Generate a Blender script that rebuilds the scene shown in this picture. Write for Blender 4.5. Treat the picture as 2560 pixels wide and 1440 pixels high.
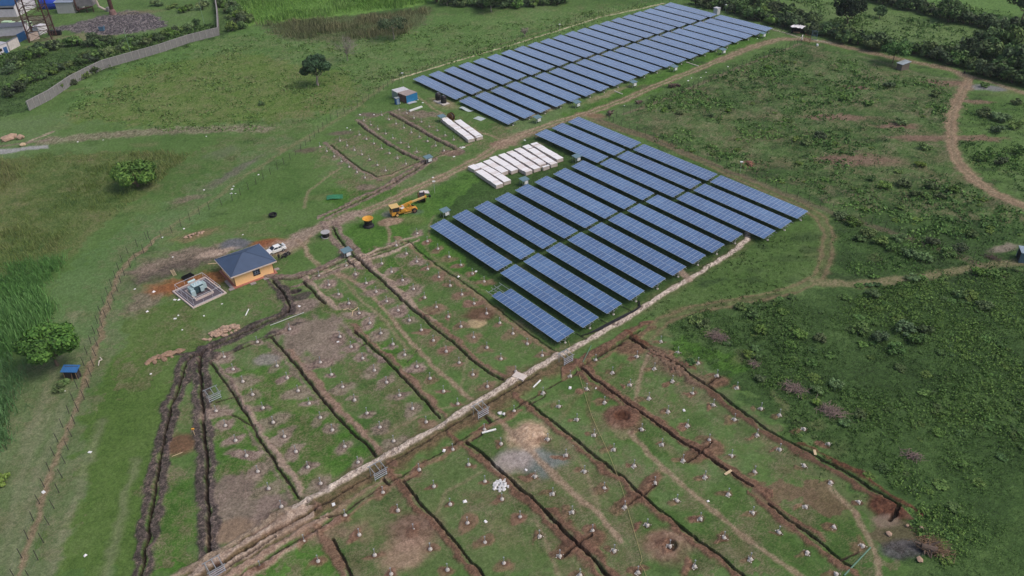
import bpy, bmesh, math, random
import numpy as np
from mathutils import Vector, Matrix
R_ = math.radians
random.seed(7)
scene = bpy.context.scene
for o in list(bpy.data.objects): bpy.data.objects.remove(o)
COL = scene.collection
# ------------------------------------------------------------------ camera
F_PX, PITCH, ROLL, CAM_H = 1996.85, 0.591121, -0.0323133, 87.117
cam = bpy.data.cameras.new('camera'); cam_o = bpy.data.objects.new('camera', cam); COL.objects.link(cam_o)
cam.sensor_width = 36.0; cam.lens = F_PX/2560*36.0; cam.clip_start = 0.5; cam.clip_end = 6000
cam_o.matrix_world = Matrix.Translation((0, 0, CAM_H)) @ Matrix.Rotation(math.pi/2-PITCH, 4, 'X') @ Matrix.Rotation(ROLL, 4, 'Z')
scene.camera = cam_o
# ------------------------------------------------------------------ sky, sun, exposure
SUN_EL, SUN_AZ = 55, 105          # azimuth clockwise from +Y
w = bpy.data.worlds.new("World"); scene.world = w; w.use_nodes = True
nt = w.node_tree; bg = nt.nodes['Background']
sky = nt.nodes.new('ShaderNodeTexSky'); sky.sky_type = 'NISHITA'; sky.sun_disc = False
sky.sun_elevation = R_(SUN_EL); sky.sun_rotation = R_(SUN_AZ); sky.air_density = 1.0; sky.dust_density = 5.0; sky.ozone_density = 0.2
nt.links.new(sky.outputs[0], bg.inputs[0]); bg.inputs[1].default_value = 0.15
sl = bpy.data.lights.new('sun', 'SUN'); sl.energy = 1.1; sl.angle = R_(22); sl.color = (1.0, 0.97, 0.93)
so = bpy.data.objects.new('sun', sl); COL.objects.link(so)
sd = Vector((math.sin(R_(SUN_AZ))*math.cos(R_(SUN_EL)), math.cos(R_(SUN_AZ))*math.cos(R_(SUN_EL)), math.sin(R_(SUN_EL))))
so.rotation_euler = sd.to_track_quat('Z', 'Y').to_euler(); so.location = (0, 0, 200)
scene.view_settings.view_transform = 'Standard'; scene.view_settings.look = 'None'
scene.view_settings.exposure = -0.15; scene.view_settings.gamma = 1.0
scene.render.engine = 'CYCLES'
# ------------------------------------------------------------------ helpers
CP, SP, CR, SR = math.cos(PITCH), math.sin(PITCH), math.cos(ROLL), math.sin(ROLL)
def G(px, py, z=0.0):
    """survey point: where the sight line of a photo position meets the level z"""
    uu = (px-1280)/F_PX; vv = (py-720)/F_PX
    u = CR*uu+SR*vv; v = -SR*uu+CR*vv
    t = (z-CAM_H)/(-SP-v*CP)
    return Vector((u*t, (CP-v*SP)*t, z))
def srgb(r, g, b):
    f = lambda c: (c/255/12.92) if c <= 10 else ((c/255+0.055)/1.055)**2.4
    return (f(r), f(g), f(b))
MATS = {}
def mat(name, rgb, rough=0.7, metal=0.0, var=0.18, scale=3.0, spec=0.4, stripes=None, coat=0.0):
    if name in MATS: return MATS[name]
    m = bpy.data.materials.new(name); m.use_nodes = True; n = m.node_tree; b = n.nodes['Principled BSDF']
    b.inputs['Roughness'].default_value = rough; b.inputs['Metallic'].default_value = metal
    b.inputs['Specular IOR Level'].default_value = spec; b.inputs['Coat Weight'].default_value = coat
    c = srgb(*rgb)
    tc = n.nodes.new('ShaderNodeTexCoord'); no = n.nodes.new('ShaderNodeTexNoise')
    no.inputs['Scale'].default_value = scale; no.inputs['Detail'].default_value = 5
    n.links.new(tc.outputs['Object'], no.inputs['Vector'])
    mr = n.nodes.new('ShaderNodeMapRange'); mr.inputs[1].default_value = .25; mr.inputs[2].default_value = .75
    mr.inputs[3].default_value = 1-var; mr.inputs[4].default_value = 1+var*.6
    n.links.new(no.outputs[0], mr.inputs[0])
    last = mr.outputs[0]
    if stripes:                                   # corrugation: thin darker grooves along one object axis
        axis, per, amt = stripes
        sx = n.nodes.new('ShaderNodeSeparateXYZ'); n.links.new(tc.outputs['Object'], sx.inputs[0])
        mu = n.nodes.new('ShaderNodeMath'); mu.operation = 'MULTIPLY'; mu.inputs[1].default_value = 2*math.pi/per
        n.links.new(sx.outputs[axis], mu.inputs[0])
        si = n.nodes.new('ShaderNodeMath'); si.operation = 'SINE'; n.links.new(mu.outputs[0], si.inputs[0])
        m2 = n.nodes.new('ShaderNodeMapRange'); m2.inputs[1].default_value = -1; m2.inputs[2].default_value = 1
        m2.inputs[3].default_value = 1-amt; m2.inputs[4].default_value = 1.0
        n.links.new(si.outputs[0], m2.inputs[0])
        pr = n.nodes.new('ShaderNodeMath'); pr.operation = 'MULTIPLY'
        n.links.new(last, pr.inputs[0]); n.links.new(m2.outputs[0], pr.inputs[1]); last = pr.outputs[0]
    mx = n.nodes.new('ShaderNodeVectorMath'); mx.operation = 'SCALE'; mx.inputs[0].default_value = c
    n.links.new(last, mx.inputs['Scale']); n.links.new(mx.outputs[0], b.inputs['Base Color'])
    MATS[name] = m; return m
def attr_mat(name, rough=0.9, spec=0.15, fine=0.0, trans=0.0):
    m = bpy.data.materials.new(name); m.use_nodes = True; n = m.node_tree; b = n.nodes['Principled BSDF']
    b.inputs['Roughness'].default_value = rough; b.inputs['Specular IOR Level'].default_value = spec
    a = n.nodes.new('ShaderNodeAttribute'); a.attribute_name = 'Col'
    if fine:
        tc = n.nodes.new('ShaderNodeTexCoord'); last = None
        for sc, am in ((1.6, fine), (7.0, fine)):
            no = n.nodes.new('ShaderNodeTexNoise'); no.inputs['Scale'].default_value = sc; no.inputs['Detail'].default_value = 4
            n.links.new(tc.outputs['Object'], no.inputs['Vector'])
            mr = n.nodes.new('ShaderNodeMapRange'); mr.inputs[1].default_value = .25; mr.inputs[2].default_value = .75
            mr.inputs[3].default_value = 1-am; mr.inputs[4].default_value = 1+am
            n.links.new(no.outputs[0], mr.inputs[0])
            if last is None: last = mr.outputs[0]
            else:
                pr = n.nodes.new('ShaderNodeMath'); pr.operation = 'MULTIPLY'
                n.links.new(last, pr.inputs[0]); n.links.new(mr.outputs[0], pr.inputs[1]); last = pr.outputs[0]
        sc_ = n.nodes.new('ShaderNodeVectorMath'); sc_.operation = 'SCALE'
        n.links.new(a.outputs['Color'], sc_.inputs[0]); n.links.new(last, sc_.inputs['Scale'])
        n.links.new(sc_.outputs[0], b.inputs['Base Color'])
    else: n.links.new(a.outputs['Color'], b.inputs['Base Color'])
    return m
def tag(o, label=None, cat=None, group=None, kind=None):
    if label: o['label'] = label
    if cat: o['category'] = cat
    if group: o['group'] = group
    if kind: o['kind'] = kind
    return o
def thing(name, label, cat, loc=(0, 0, 0), rz=0.0, group=None):
    o = bpy.data.objects.new(name, None); COL.objects.link(o); o.empty_display_size = .3
    o.location = loc; o.rotation_euler = (0, 0, rz); return tag(o, label, cat, group)
class MB:
    """collects boxes, tubes, prisms and quads into ONE mesh"""
    def __init__(s): s.v = []; s.f = []; s.mi = []
    def poly(s, pts, mi=0):
        k = len(s.v); s.v += [tuple(p) for p in pts]; s.f.append(tuple(range(k, k+len(pts)))); s.mi.append(mi); return s
    def hexa(s, b4, t4, mi=0):
        k = len(s.v); s.v += [tuple(p) for p in b4]+[tuple(p) for p in t4]
        for q in ((3, 2, 1, 0), (4, 5, 6, 7), (0, 1, 5, 4), (1, 2, 6, 5), (2, 3, 7, 6), (3, 0, 4, 7)):
            s.f.append(tuple(k+i for i in q)); s.mi.append(mi)
        return s
    def box(s, x0, x1, y0, y1, z0, z1, mi=0):
        return s.hexa([(x0, y0, z0), (x1, y0, z0), (x1, y1, z0), (x0, y1, z0)], [(x0, y0, z1), (x1, y0, z1), (x1, y1, z1), (x0, y1, z1)], mi)
    def beam(s, p, q, a, b=None, mi=0):
        p, q = Vector(p), Vector(q); d = (q-p).normalized(); b = b or a
        up = Vector((0, 0, 1)) if abs(d.z) < .95 else Vector((1, 0, 0))
        x = d.cross(up).normalized(); y = x.cross(d).normalized()
        c = [x*(a/2)*i+y*(b/2)*j for i, j in ((-1, -1), (1, -1), (1, 1), (-1, 1))]
        return s.hexa([p+k for k in c], [q+k for k in c], mi)
    def tube(s, p, q, r0, r1=None, n=8, mi=0, caps=True):
        p, q = Vector(p), Vector(q); r1 = r0 if r1 is None else r1; d = (q-p).normalized()
        up = Vector((0, 0, 1)) if abs(d.z) < .95 else Vector((1, 0, 0))
        x = d.cross(up).normalized(); y = x.cross(d).normalized(); k = len(s.v)
        for c, r in ((p, r0), (q, r1)):
            for i in range(n):
                t = 2*math.pi*i/n; s.v.append(tuple(c+x*r*math.cos(t)+y*r*math.sin(t)))
        for i in range(n):
            j = (i+1) % n; s.f.append((k+i, k+j, k+n+j, k+n+i)); s.mi.append(mi)
        if caps:
            s.f.append(tuple(k+n-1-i for i in range(n))); s.f.append(tuple(k+n+i for i in range(n))); s.mi += [mi, mi]
        return s
    def path(s, pts, r, n=6, mi=0):
        for a, b in zip(pts[:-1], pts[1:]): s.tube(a, b, r, r, n, mi)
        return s
    def lathe(s, prof, n=16, c=(0, 0, 0), mi=0):
        k = len(s.v); m = len(prof)
        for r, z in prof:
            for i in range(n):
                t = 2*math.pi*i/n; s.v.append((c[0]+r*math.cos(t), c[1]+r*math.sin(t), c[2]+z))
        for j in range(m-1):
            for i in range(n):
                q = (i+1) % n; s.f.append((k+j*n+i, k+j*n+q, k+(j+1)*n+q, k+(j+1)*n+i)); s.mi.append(mi)
        if prof[-1][0] > 1e-4: s.f.append(tuple(k+(m-1)*n+i for i in range(n))); s.mi.append(mi)
        if prof[0][0] > 1e-4: s.f.append(tuple(k+n-1-i for i in range(n))); s.mi.append(mi)
        return s
    def prism(s, prof, y0, y1, mi=0):             # side profile (x, z) swept along y
        k = len(s.v); n = len(prof)
        s.v += [(x, y0, z) for x, z in prof]+[(x, y1, z) for x, z in prof]
        for i in range(n):
            j = (i+1) % n; s.f.append((k+i, k+j, k+n+j, k+n+i)); s.mi.append(mi)
        s.f.append(tuple(k+n-1-i for i in range(n))); s.f.append(tuple(k+n+i for i in range(n))); s.mi += [mi, mi]
        return s
    def rock(s, c, r, rnd, mi=0, flat=.7):
        bm = bmesh.new(); bmesh.ops.create_icosphere(bm, subdivisions=1, radius=r)
        sx, sy, sz = rnd.uniform(.7, 1.3), rnd.uniform(.7, 1.2), rnd.uniform(.6, 1)*flat
        k = len(s.v)
        for v in bm.verts:
            j = rnd.uniform(.75, 1.2); s.v.append((c[0]+v.co.x*sx*j, c[1]+v.co.y*sy*j, c[2]+v.co.z*sz*j))
        for f in bm.faces: s.f.append(tuple(k+v.index for v in f.verts)); s.mi.append(mi)
        bm.free(); return s
    def mesh(s, name, mats):
        me = bpy.data.meshes.new(name); me.from_pydata(s.v, [], s.f)
        for m in (mats if isinstance(mats, (list, tuple)) else [mats]): me.materials.append(m)
        if any(s.mi): me.polygons.foreach_set('material_index', s.mi)
        bm = bmesh.new(); bm.from_mesh(me); bmesh.ops.recalc_face_normals(bm, faces=bm.faces); bm.to_mesh(me); bm.free()
        me.update(); return me
    def build(s, name, mats, parent=None, bevel=0.0, smooth=False):
        o = bpy.data.objects.new(name, s.mesh(name, mats)); COL.objects.link(o)
        if parent: o.parent = parent
        if bevel:
            b = o.modifiers.new('bevel', 'BEVEL'); b.width = bevel; b.segments = 2; b.limit_method = 'ANGLE'
        if smooth: o.data.polygons.foreach_set('use_smooth', [True]*len(o.data.polygons))
        return o
def kids(o): return [c for c in ALLK.get(o.name, [])] if False else list(o.children)
def copy_tree(o, parent=None):
    c = o.copy(); COL.objects.link(c)
    if parent: c.parent = parent
    for k in list(o.children): copy_tree(k, c)
    return c
def raw_mesh(name, V, Fq, C, m, attr=True):
    """big meshes straight from numpy: vertices, quads, one colour per vertex"""
    me = bpy.data.meshes.new(name); nv, nf = len(V), len(Fq)
    me.vertices.add(nv); me.vertices.foreach_set('co', np.ascontiguousarray(V, np.float32).ravel())
    me.loops.add(nf*4); me.loops.foreach_set('vertex_index', np.ascontiguousarray(Fq, np.int32).ravel())
    me.polygons.add(nf); me.polygons.foreach_set('loop_start', np.arange(0, nf*4, 4, dtype=np.int32))
    me.update(calc_edges=True)
    if attr:
        a = me.color_attributes.new('Col', 'FLOAT_COLOR', 'POINT')
        a.data.foreach_set('color', np.concatenate([C, np.ones((nv, 1))], 1).astype(np.float32).ravel())
    me.materials.append(m); return me
# value noise, vectorised
_rs = np.random.RandomState(11); _T = _rs.rand(16, 256, 256).astype(np.float32)
def vn(x, y, s, k=0):
    x = x/s+1000.37*(k+1); y = y/s+777.13*(k+1); ix = np.floor(x).astype(np.int64); iy = np.floor(y).astype(np.int64)
    fx = (x-ix).astype(np.float32); fy = (y-iy).astype(np.float32); fx = fx*fx*(3-2*fx); fy = fy*fy*(3-2*fy)
    T = _T[k % 16]; a, b = ix & 255, iy & 255; a1, b1 = (ix+1) & 255, (iy+1) & 255
    return (T[a, b]*(1-fx)+T[a1, b]*fx)*(1-fy)+(T[a, b1]*(1-fx)+T[a1, b1]*fx)*fy
def fb(x, y, s, k=0, o=4):
    t = 0; a = .5; n = 0
    for i in range(o): t = t+a*vn(x, y, s/2**i, k+i); n += a; a *= .55
    return t/n
def inpoly(x, y, P):
    r = np.zeros(x.shape, bool); n = len(P)
    for i in range(n):
        x0, y0 = P[i]; x1, y1 = P[(i+1) % n]
        if y0 == y1: continue
        c = ((y0 > y) != (y1 > y)) & (x < (x1-x0)*(y-y0)/(y1-y0)+x0); r ^= c
    return r
PW = lambda pts: [tuple(G(*p)[:2]) for p in pts]
# ------------------------------------------------------------------ terrain: one sheet, partitioned by what it is made of
ys = [10., 25., 38.]+[G(1280, 1680-1.75*i).y for i in range(990)]
while ys[-1] < 4000: ys.append(ys[-1]+(ys[-1]-ys[-2])*1.35)
ys = np.array(ys); us = np.concatenate([[-7, -4, -2.6, -1.9, -1.5, -1.3, -1.2, -1.1], np.linspace(-1.02, 1.02, 1616), [1.1, 1.2, 1.3, 1.5, 1.9, 2.6, 4, 7]])
dd = ys*CP+CAM_H*SP
X = (us[None, :]*dd[:, None]).astype(np.float64); Y = np.repeat(ys[:, None], len(us), 1)
NR, NC = X.shape
W1 = (fb(X, Y, 2.2, 1, 3)-.5)*2; W2 = (fb(X, Y, 2.2, 5, 3)-.5)*2          # ragged-edge warp fields
N05 = vn(X, Y, .45, 2); N2 = fb(X, Y, 2.0, 3, 4); N9 = fb(X, Y, 9, 6, 4); N40 = fb(X, Y, 38, 9, 4)
RND = _rs.rand(NR, NC).astype(np.float32)
Z = np.zeros((NR, NC)); CLS = np.zeros((NR, NC), np.int8)
A = lambda r, g, b: np.array(srgb(r, g, b))
def pal(t, cs):
    cs = np.array(cs); t = np.clip(t, 0, .9999)*(len(cs)-1); i = t.astype(int); f = (t-i)[..., None]
    return cs[i]*(1-f)+cs[i+1]*f
SM = lambda a, b, x: (lambda t: t*t*(3-2*t))(np.clip((x-a)/(b-a), 0, 1))
stretch = lambda n, k=2.2: np.clip((n-.5)*k+.5, 0, 1)
C = pal(stretch(.55*N40+.3*N9+.15*N2, 2.6), [A(64, 92, 46), A(76, 104, 54), A(86, 112, 62), A(94, 116, 74)])
def sl_(xmin, xmax, ymin, ymax):
    r0, r1 = np.searchsorted(ys, ymin), np.searchsorted(ys, ymax)
    if r1 <= r0: return None
    ulo = min(xmin/dd[r0], xmin/dd[r1-1]); uhi = max(xmax/dd[r0], xmax/dd[r1-1])
    c0, c1 = np.searchsorted(us, ulo), np.searchsorted(us, uhi)
    return (slice(r0, r1), slice(max(c0-1, 0), c1+1)) if c1 > c0 else None
def setc(S, m, c):
    m3 = m[..., None]; C[S] = C[S]*(1-m3)+np.asarray(c)*m3
def region(P, cols, op=1.0, warp=4.0, noise=None, soft=.25, cls=None, h=0, world=False):
    P = P if world else PW(P); P = np.array(P); S = sl_(P[:, 0].min()-warp, P[:, 0].max()+warp, P[:, 1].min()-warp, P[:, 1].max()+warp)
    if S is None: return
    x = X[S]+W1[S]*warp; y = Y[S]+W2[S]*warp
    m = inpoly(x, y, P).astype(float)
    k = max(1, int(soft*4))
    for _ in range(k):                                # soften the border a little
        m[1:-1, 1:-1] = (m[1:-1, 1:-1]*2+m[:-2, 1:-1]+m[2:, 1:-1]+m[1:-1, :-2]+m[1:-1, 2:])/6
    if h: Z[S] += h*m
    if cls is not None: CLS[S] = np.where(m > .5, cls, CLS[S])
    t = stretch(.45*N9[S]+.35*N2[S]+.2*RND[S] if noise is None else noise[S])
    setc(S, m*op, pal(t, cols) if len(cols) > 1 else cols[0])
DB = np.full((NR, NC), 1e9); SB = np.zeros((NR, NC))
def strokes(P, R, warp, world=False):
    """distance and side to a polyline, on the part of the grid near it"""
    P = P if world else PW(P); P = [np.array(p[:2]) for p in P]; pts = np.array(P); mrg = R+warp
    S = sl_(pts[:, 0].min()-mrg, pts[:, 0].max()+mrg, pts[:, 1].min()-mrg, pts[:, 1].max()+mrg)
    if S is None: return None
    D = np.full(X[S].shape, 1e9); Q = np.zeros(X[S].shape); r0, c0 = S[0].start, S[1].start
    for a, b in zip(P[:-1], P[1:]):
        T = sl_(min(a[0], b[0])-mrg, max(a[0], b[0])+mrg, min(a[1], b[1])-mrg, max(a[1], b[1])+mrg)
        if T is None: continue
        L = (slice(max(T[0].start-r0, 0), T[0].stop-r0), slice(max(T[1].start-c0, 0), T[1].stop-c0))
        T = (slice(L[0].start+r0, min(L[0].stop+r0, S[0].stop)), slice(L[1].start+c0, min(L[1].stop+c0, S[1].stop)))
        L = (slice(T[0].start-r0, T[0].stop-r0), slice(T[1].start-c0, T[1].stop-c0))
        x = X[T]+W1[T]*warp; y = Y[T]+W2[T]*warp; e = b-a; l = np.hypot(*e)+1e-9
        t = np.clip(((x-a[0])*e[0]+(y-a[1])*e[1])/l**2, 0, 1)
        d = np.hypot(x-a[0]-t*e[0], y-a[1]-t*e[1]); s = (e[0]*(y-a[1])-e[1]*(x-a[0]))/l
        m = d < D[L]; D[L] = np.where(m, d, D[L]); Q[L] = np.where(m, s, Q[L])
    return S, D, Q
def stroke(P, w, cols, op=1.0, soft=.3, warp=.5, rag=0.0, off=0.0, cls=None, h=0.0, world=False):
    r = strokes(P, w/2+soft+abs(off), warp+.1, world)
    if r is None: return
    S, D, Q = r
    d = np.abs(np.where(D < 1e8, np.where(np.abs(Q) > D+.5, D, 0)+np.abs(Q-off), 1e9)) if off else D
    if rag: d = d+(N2[S]-.5)*rag*2
    m = 1-SM(w/2-soft, w/2+soft, d)
    if h: Z[S] += h*m*(.75+.5*N05[S])
    if cls is not None: CLS[S] = np.where(m > .5, cls, CLS[S])
    t = stretch(.3*N2[S]+.3*N05[S]+.4*RND[S], 1.8)
    setc(S, m*op, pal(t, cols) if len(cols) > 1 else cols[0])
def trench(P, w=.5, depth=.8, dark=(44, 37, 33), world=False):
    w *= .58; depth *= .6
    r = strokes(P, w/2+.35, .28, world)
    if r is None: return
    S, D, Q = r
    D = D+(N05[S]-.5)*.12
    m = 1-SM(w/2-.06, w/2+.10, D); Z[S] = np.where(m > .3, -depth*m, Z[S]); CLS[S] = np.where(m > .4, 3, CLS[S])
    setc(S, m, pal(RND[S]*.5+.5*N05[S], [A(*dark), A(dark[0]+22, dark[1]+18, dark[2]+15)]))
def blob(px, py, rx, ry, cols, op=1.0, ang=0.0, warp=.5, soft=.25, h=0.0, cls=None, hole=0.0):
    c = G(px, py); R = max(rx, ry)*1.35+warp; S = sl_(c.x-R, c.x+R, c.y-R, c.y+R)
    if S is None: return
    x = X[S]+W1[S]*warp-c.x; y = Y[S]+W2[S]*warp-c.y; ca, sa = math.cos(ang), math.sin(ang)
    d = np.hypot((x*ca+y*sa)/rx, (-x*sa+y*ca)/ry); m = 1-SM(1-soft, 1+soft, d)
    if h: Z[S] += h*np.clip(1-d*d, 0, 1)*(.8+.4*N05[S])
    if hole: Z[S] -= hole*(1-SM(.5, .95, d))
    if cls is not None: CLS[S] = np.where(m > .5, cls, CLS[S])
    t = stretch(.4*N2[S]+.3*N05[S]+.3*RND[S], 1.8)
    setc(S, m*op, pal(t, cols) if len(cols) > 1 else cols[0])
TAN = [A(128, 108, 92), A(146, 126, 108), A(158, 140, 122)]
TANR = [A(116, 100, 84), A(130, 113, 95), A(144, 127, 108)]
GREY = [A(98, 84, 80), A(122, 106, 98), A(142, 126, 116)]
BLACK = [A(56, 50, 50), A(68, 61, 60), A(86, 77, 75)]
PALE = [A(140, 122, 110), A(162, 144, 130), A(178, 162, 148)]
RED = [A(88, 68, 57), A(106, 81, 68), A(124, 97, 82)]
DRED = [A(70, 48, 40), A(88, 60, 48), A(106, 74, 58)]
STONE = [A(120, 106, 98), A(182, 168, 156), A(206, 194, 182)]
BRIGHT = [A(58, 92, 36), A(70, 106, 42), A(84, 118, 54)]
DARKG = [A(44, 64, 32), A(56, 80, 40), A(68, 92, 50)]
SCRUB = [A(48, 66, 38), A(60, 84, 46), A(78, 102, 58)]
DRY = [A(98, 104, 70), A(112, 112, 80), A(124, 118, 90)]
OLIVE = [A(62, 86, 44), A(80, 100, 54), A(98, 108, 66)]
# --- grassland zones
region([(-300, 1500), (-300, 900), (60, 930), (140, 880), (250, 840), (330, 640), (420, 600), (380, 700), (300, 780), (230, 1000), (150, 1300), (100, 1500)], [A(84, 102, 66), A(96, 112, 76), A(108, 118, 88)], .8, 5)
region([(130, 1440), (250, 1000), (330, 760), (520, 760), (480, 900), (420, 1100), (370, 1440)], [A(68, 92, 42), A(80, 104, 50), A(92, 112, 62)], .75, 4)
region([(130, 700), (330, 560), (560, 420), (700, 330), (760, 360), (600, 470), (430, 600), (300, 700), (250, 830), (100, 900)], [A(82, 110, 64), A(92, 118, 74)], .75, 5)
region([(560, 60), (900, 40), (1500, 20), (1700, 0), (1650, 15), (1300, 130), (1000, 190), (850, 300), (700, 330), (500, 330), (150, 290), (250, 180), (540, 95)], [A(80, 112, 58), A(88, 120, 64), A(100, 124, 76)], .7, 6)
region([(160, 300), (330, 170), (600, 130), (880, 180), (900, 260), (700, 300), (450, 320)], [A(76, 104, 44), A(88, 112, 50), A(98, 114, 62), A(108, 116, 72)], .75, 6)
region([(1500, -40), (1750, 0), (1960, 60), (2560, 160), (2700, -60)], [A(84, 110, 60), A(98, 124, 72)], .9, 6)
region([(2160, -30), (2560, 60), (2700, -60)], [A(86, 118, 62), A(94, 124, 68)], .9, 4)
region([(1960, 0), (2180, 20), (2500, 90), (2560, 150), (2420, 150), (2100, 80)], [A(84, 110, 58), A(100, 120, 76), A(72, 98, 54)], .9, 6)
region([(1500, 300), (1720, 200), (2000, 100), (2420, 200), (2380, 300), (2400, 420), (2700, 560), (2700, 700), (2100, 560), (1900, 480)], SCRUB+[A(96, 112, 76)], .75, 6)
region([(1640, 840), (1640, 790), (2050, 715), (2560, 650), (2750, 560), (2800, 1600), (2300, 1500), (2150, 1210), (2000, 1090), (1800, 950)], SCRUB, .9, 4)
region([(2070, 560), (2110, 510), (2560, 640), (2560, 720), (2060, 720)], SCRUB, .85, 3)
region([(1640, 790), (1560, 800), (1700, 690), (1850, 600), (2060, 560), (2060, 690)], [A(62, 88, 42), A(76, 100, 54), A(86, 106, 64)], .8, 3)
region([(-250, 420), (100, 388), (300, 378), (480, 388), (380, 460), (300, 520), (230, 590), (150, 650), (0, 700), (-250, 720)], OLIVE+[A(110, 108, 78)], .85, 4)
region([(-100, 150), (100, 115), (300, 95), (420, 80), (545, 60), (540, 0), (620, 0), (640, 55), (560, 90), (400, 130), (250, 180), (130, 245), (70, 275), (-100, 320)], SCRUB+[A(84, 104, 64)], .9, 5)
region([(80, 100), (160, 90), (260, 70), (300, 85), (250, 100), (130, 112)], [A(112, 112, 84), A(126, 120, 96)], .8, 4)
region([(640, 60), (800, 45), (1000, 30), (1085, 15), (1060, 60), (1000, 90), (850, 110), (720, 100)], [A(76, 94, 58), A(96, 102, 74), A(64, 88, 50)], .8, 5)
region([(560, -40), (1100, -40), (1085, 8), (900, 35), (640, 62), (575, 62)], [A(90, 126, 58), A(102, 138, 66), A(114, 146, 80)], 1, 3)
# bright wet grass between the footings; shade under the tables painted into the turf
for P in ([(800, 765), (880, 740), (1000, 850), (1100, 960), (1060, 1000), (960, 900), (890, 830)], [(560, 930), (680, 900), (760, 950), (900, 1110), (930, 1130), (800, 1210), (740, 1235), (620, 1060)],
          [(540, 1010), (620, 1060), (730, 1240), (680, 1250), (560, 1190), (530, 1080)], [(640, 1340), (830, 1340), (880, 1440), (640, 1460), (620, 1400)],
          [(390, 1240), (480, 1200), (500, 1440), (380, 1460)], [(880, 560), (1000, 500), (1090, 470), (1180, 420), (1240, 470), (1080, 545), (980, 600), (900, 640), (870, 600)],
          [(1060, 560), (1080, 562)], [(1020, 610), (1110, 560), (1260, 680), (1240, 760), (1150, 700)],
          [(880, 680), (1000, 630), (1060, 680), (1010, 730), (940, 690)], [(1420, 300), (1500, 290), (1620, 240), (1700, 200), (1930, 90), (1900, 80), (1650, 180), (1400, 290)],
          [(820, 470), (960, 460), (1000, 480), (840, 545)], [(1900, 930), (1700, 900), (1640, 860), (1760, 850)]):
    region(P, BRIGHT, .85, 3.5, soft=1)
for P in ([(1480, 960), (1560, 1000), (1600, 1060), (1700, 1130), (1700, 1180), (1560, 1090), (1500, 1010)], [(1280, 1240), (1440, 1230), (1560, 1330), (1400, 1440), (1250, 1300)], [(1640, 1280), (1820, 1200), (1960, 1330), (2080, 1440), (1800, 1440)],
          [(1930, 1260), (2100, 1270), (2180, 1360), (2120, 1410), (1990, 1330)], [(1500, 1180), (1600, 1230), (1800, 1380), (1700, 1440), (1560, 1300)], [(1560, 890), (1640, 940), (1560, 990), (1480, 930)]):
    region(P, [A(52, 78, 36), A(64, 92, 42), A(78, 104, 54)], .6, 3.0)
region([(1240, 1070), (1400, 1100), (1640, 1300), (1600, 1440), (1200, 1440), (900, 1440), (880, 1260), (1010, 1200)], [A(72, 96, 50), A(88, 104, 64), A(100, 110, 76)], .55, 3)
region([(1560, 860), (1640, 850), (1800, 960), (2000, 1110), (2200, 1270), (2220, 1400), (2100, 1230), (1900, 1120)], [A(78, 96, 56), A(94, 104, 72), A(70, 92, 46)], .7, 3)
region([(1075, 560), (1330, 335), (1425, 296), (2015, 540), (1850, 615), (1420, 865), (1385, 868)], [A(42, 60, 34), A(54, 78, 40), A(66, 90, 50)], .85, 1.5)  # table shade put into the turf colour below the near array
region([(1040, 200), (1660, 12), (1925, 75), (1290, 305)], [A(46, 60, 38), A(62, 78, 48), A(92, 88, 72)], .8, 1.5)  # turf below the far tables painted darker for their shade
# patches of worn or dry turf
rs2 = np.random.RandomState(5)
for _ in range(150):
    px, py = rs2.uniform(560, 2250), rs2.uniform(640, 1430)
    blob(px, py, rs2.uniform(.8, 3), rs2.uniform(.6, 1.8), DRY if rs2.rand() < .6 else DARKG, rs2.uniform(.2, .5), rs2.uniform(0, 3), 1.2, .6)
for _ in range(330):
    px, py = rs2.uniform(-50, 2560), rs2.uniform(60, 640)
    blob(px, py, rs2.uniform(.8, 4), rs2.uniform(.6, 2.2), DARKG if rs2.rand() < .7 else DRY, rs2.uniform(.2, .55), rs2.uniform(-.4, .4), 1.2, .6)
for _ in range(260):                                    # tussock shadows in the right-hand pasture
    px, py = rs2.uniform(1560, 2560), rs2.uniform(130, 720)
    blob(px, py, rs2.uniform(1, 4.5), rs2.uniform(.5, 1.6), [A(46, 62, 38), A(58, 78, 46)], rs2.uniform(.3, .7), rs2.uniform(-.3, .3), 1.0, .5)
# thin, trampled turf over the two work sites
def worn(P, op, k):
    P = np.array(PW(P)); S = sl_(P[:, 0].min(), P[:, 0].max(), P[:, 1].min(), P[:, 1].max())
    m = inpoly(X[S]+W1[S]*5, Y[S]+W2[S]*5, P)*SM(.42, .72, .5*fb(X[S], Y[S], 5, k, 4)+.3*fb(X[S], Y[S], 1.3, k+3, 3)+.2*RND[S])*op
    setc(S, m, pal(stretch(.6*N2[S]+.4*RND[S]), [A(92, 88, 64), A(108, 98, 78), A(122, 110, 94)]))
worn([(520, 900), (700, 690), (1020, 600), (1400, 880), (760, 1240), (560, 1260), (500, 1440), (360, 1440), (420, 1000)], .75, 2)
worn([(640, 1440), (1000, 1190), (1420, 930), (1600, 840), (2240, 1270), (2200, 1440)], .7, 5)
worn([(700, 620), (1000, 520), (1250, 370), (1500, 290), (1350, 330), (1150, 300), (950, 280), (760, 380), (900, 520)], .7, 8)
worn([(300, 1000), (330, 700), (560, 560), (700, 560), (720, 700), (520, 860)], .6, 3)
worn([(140, 1440), (300, 800), (480, 540), (760, 350), (1000, 200), (900, 190), (400, 420), (100, 900), (-100, 1440)], .45, 6)
worn([(1560, 300), (2000, 110), (2420, 210), (2380, 400), (2600, 560), (2100, 520)], .6, 4)
worn([(150, 290), (540, 95), (1000, 40), (1640, 0), (1000, 190), (700, 330)], .35, 7)
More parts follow.
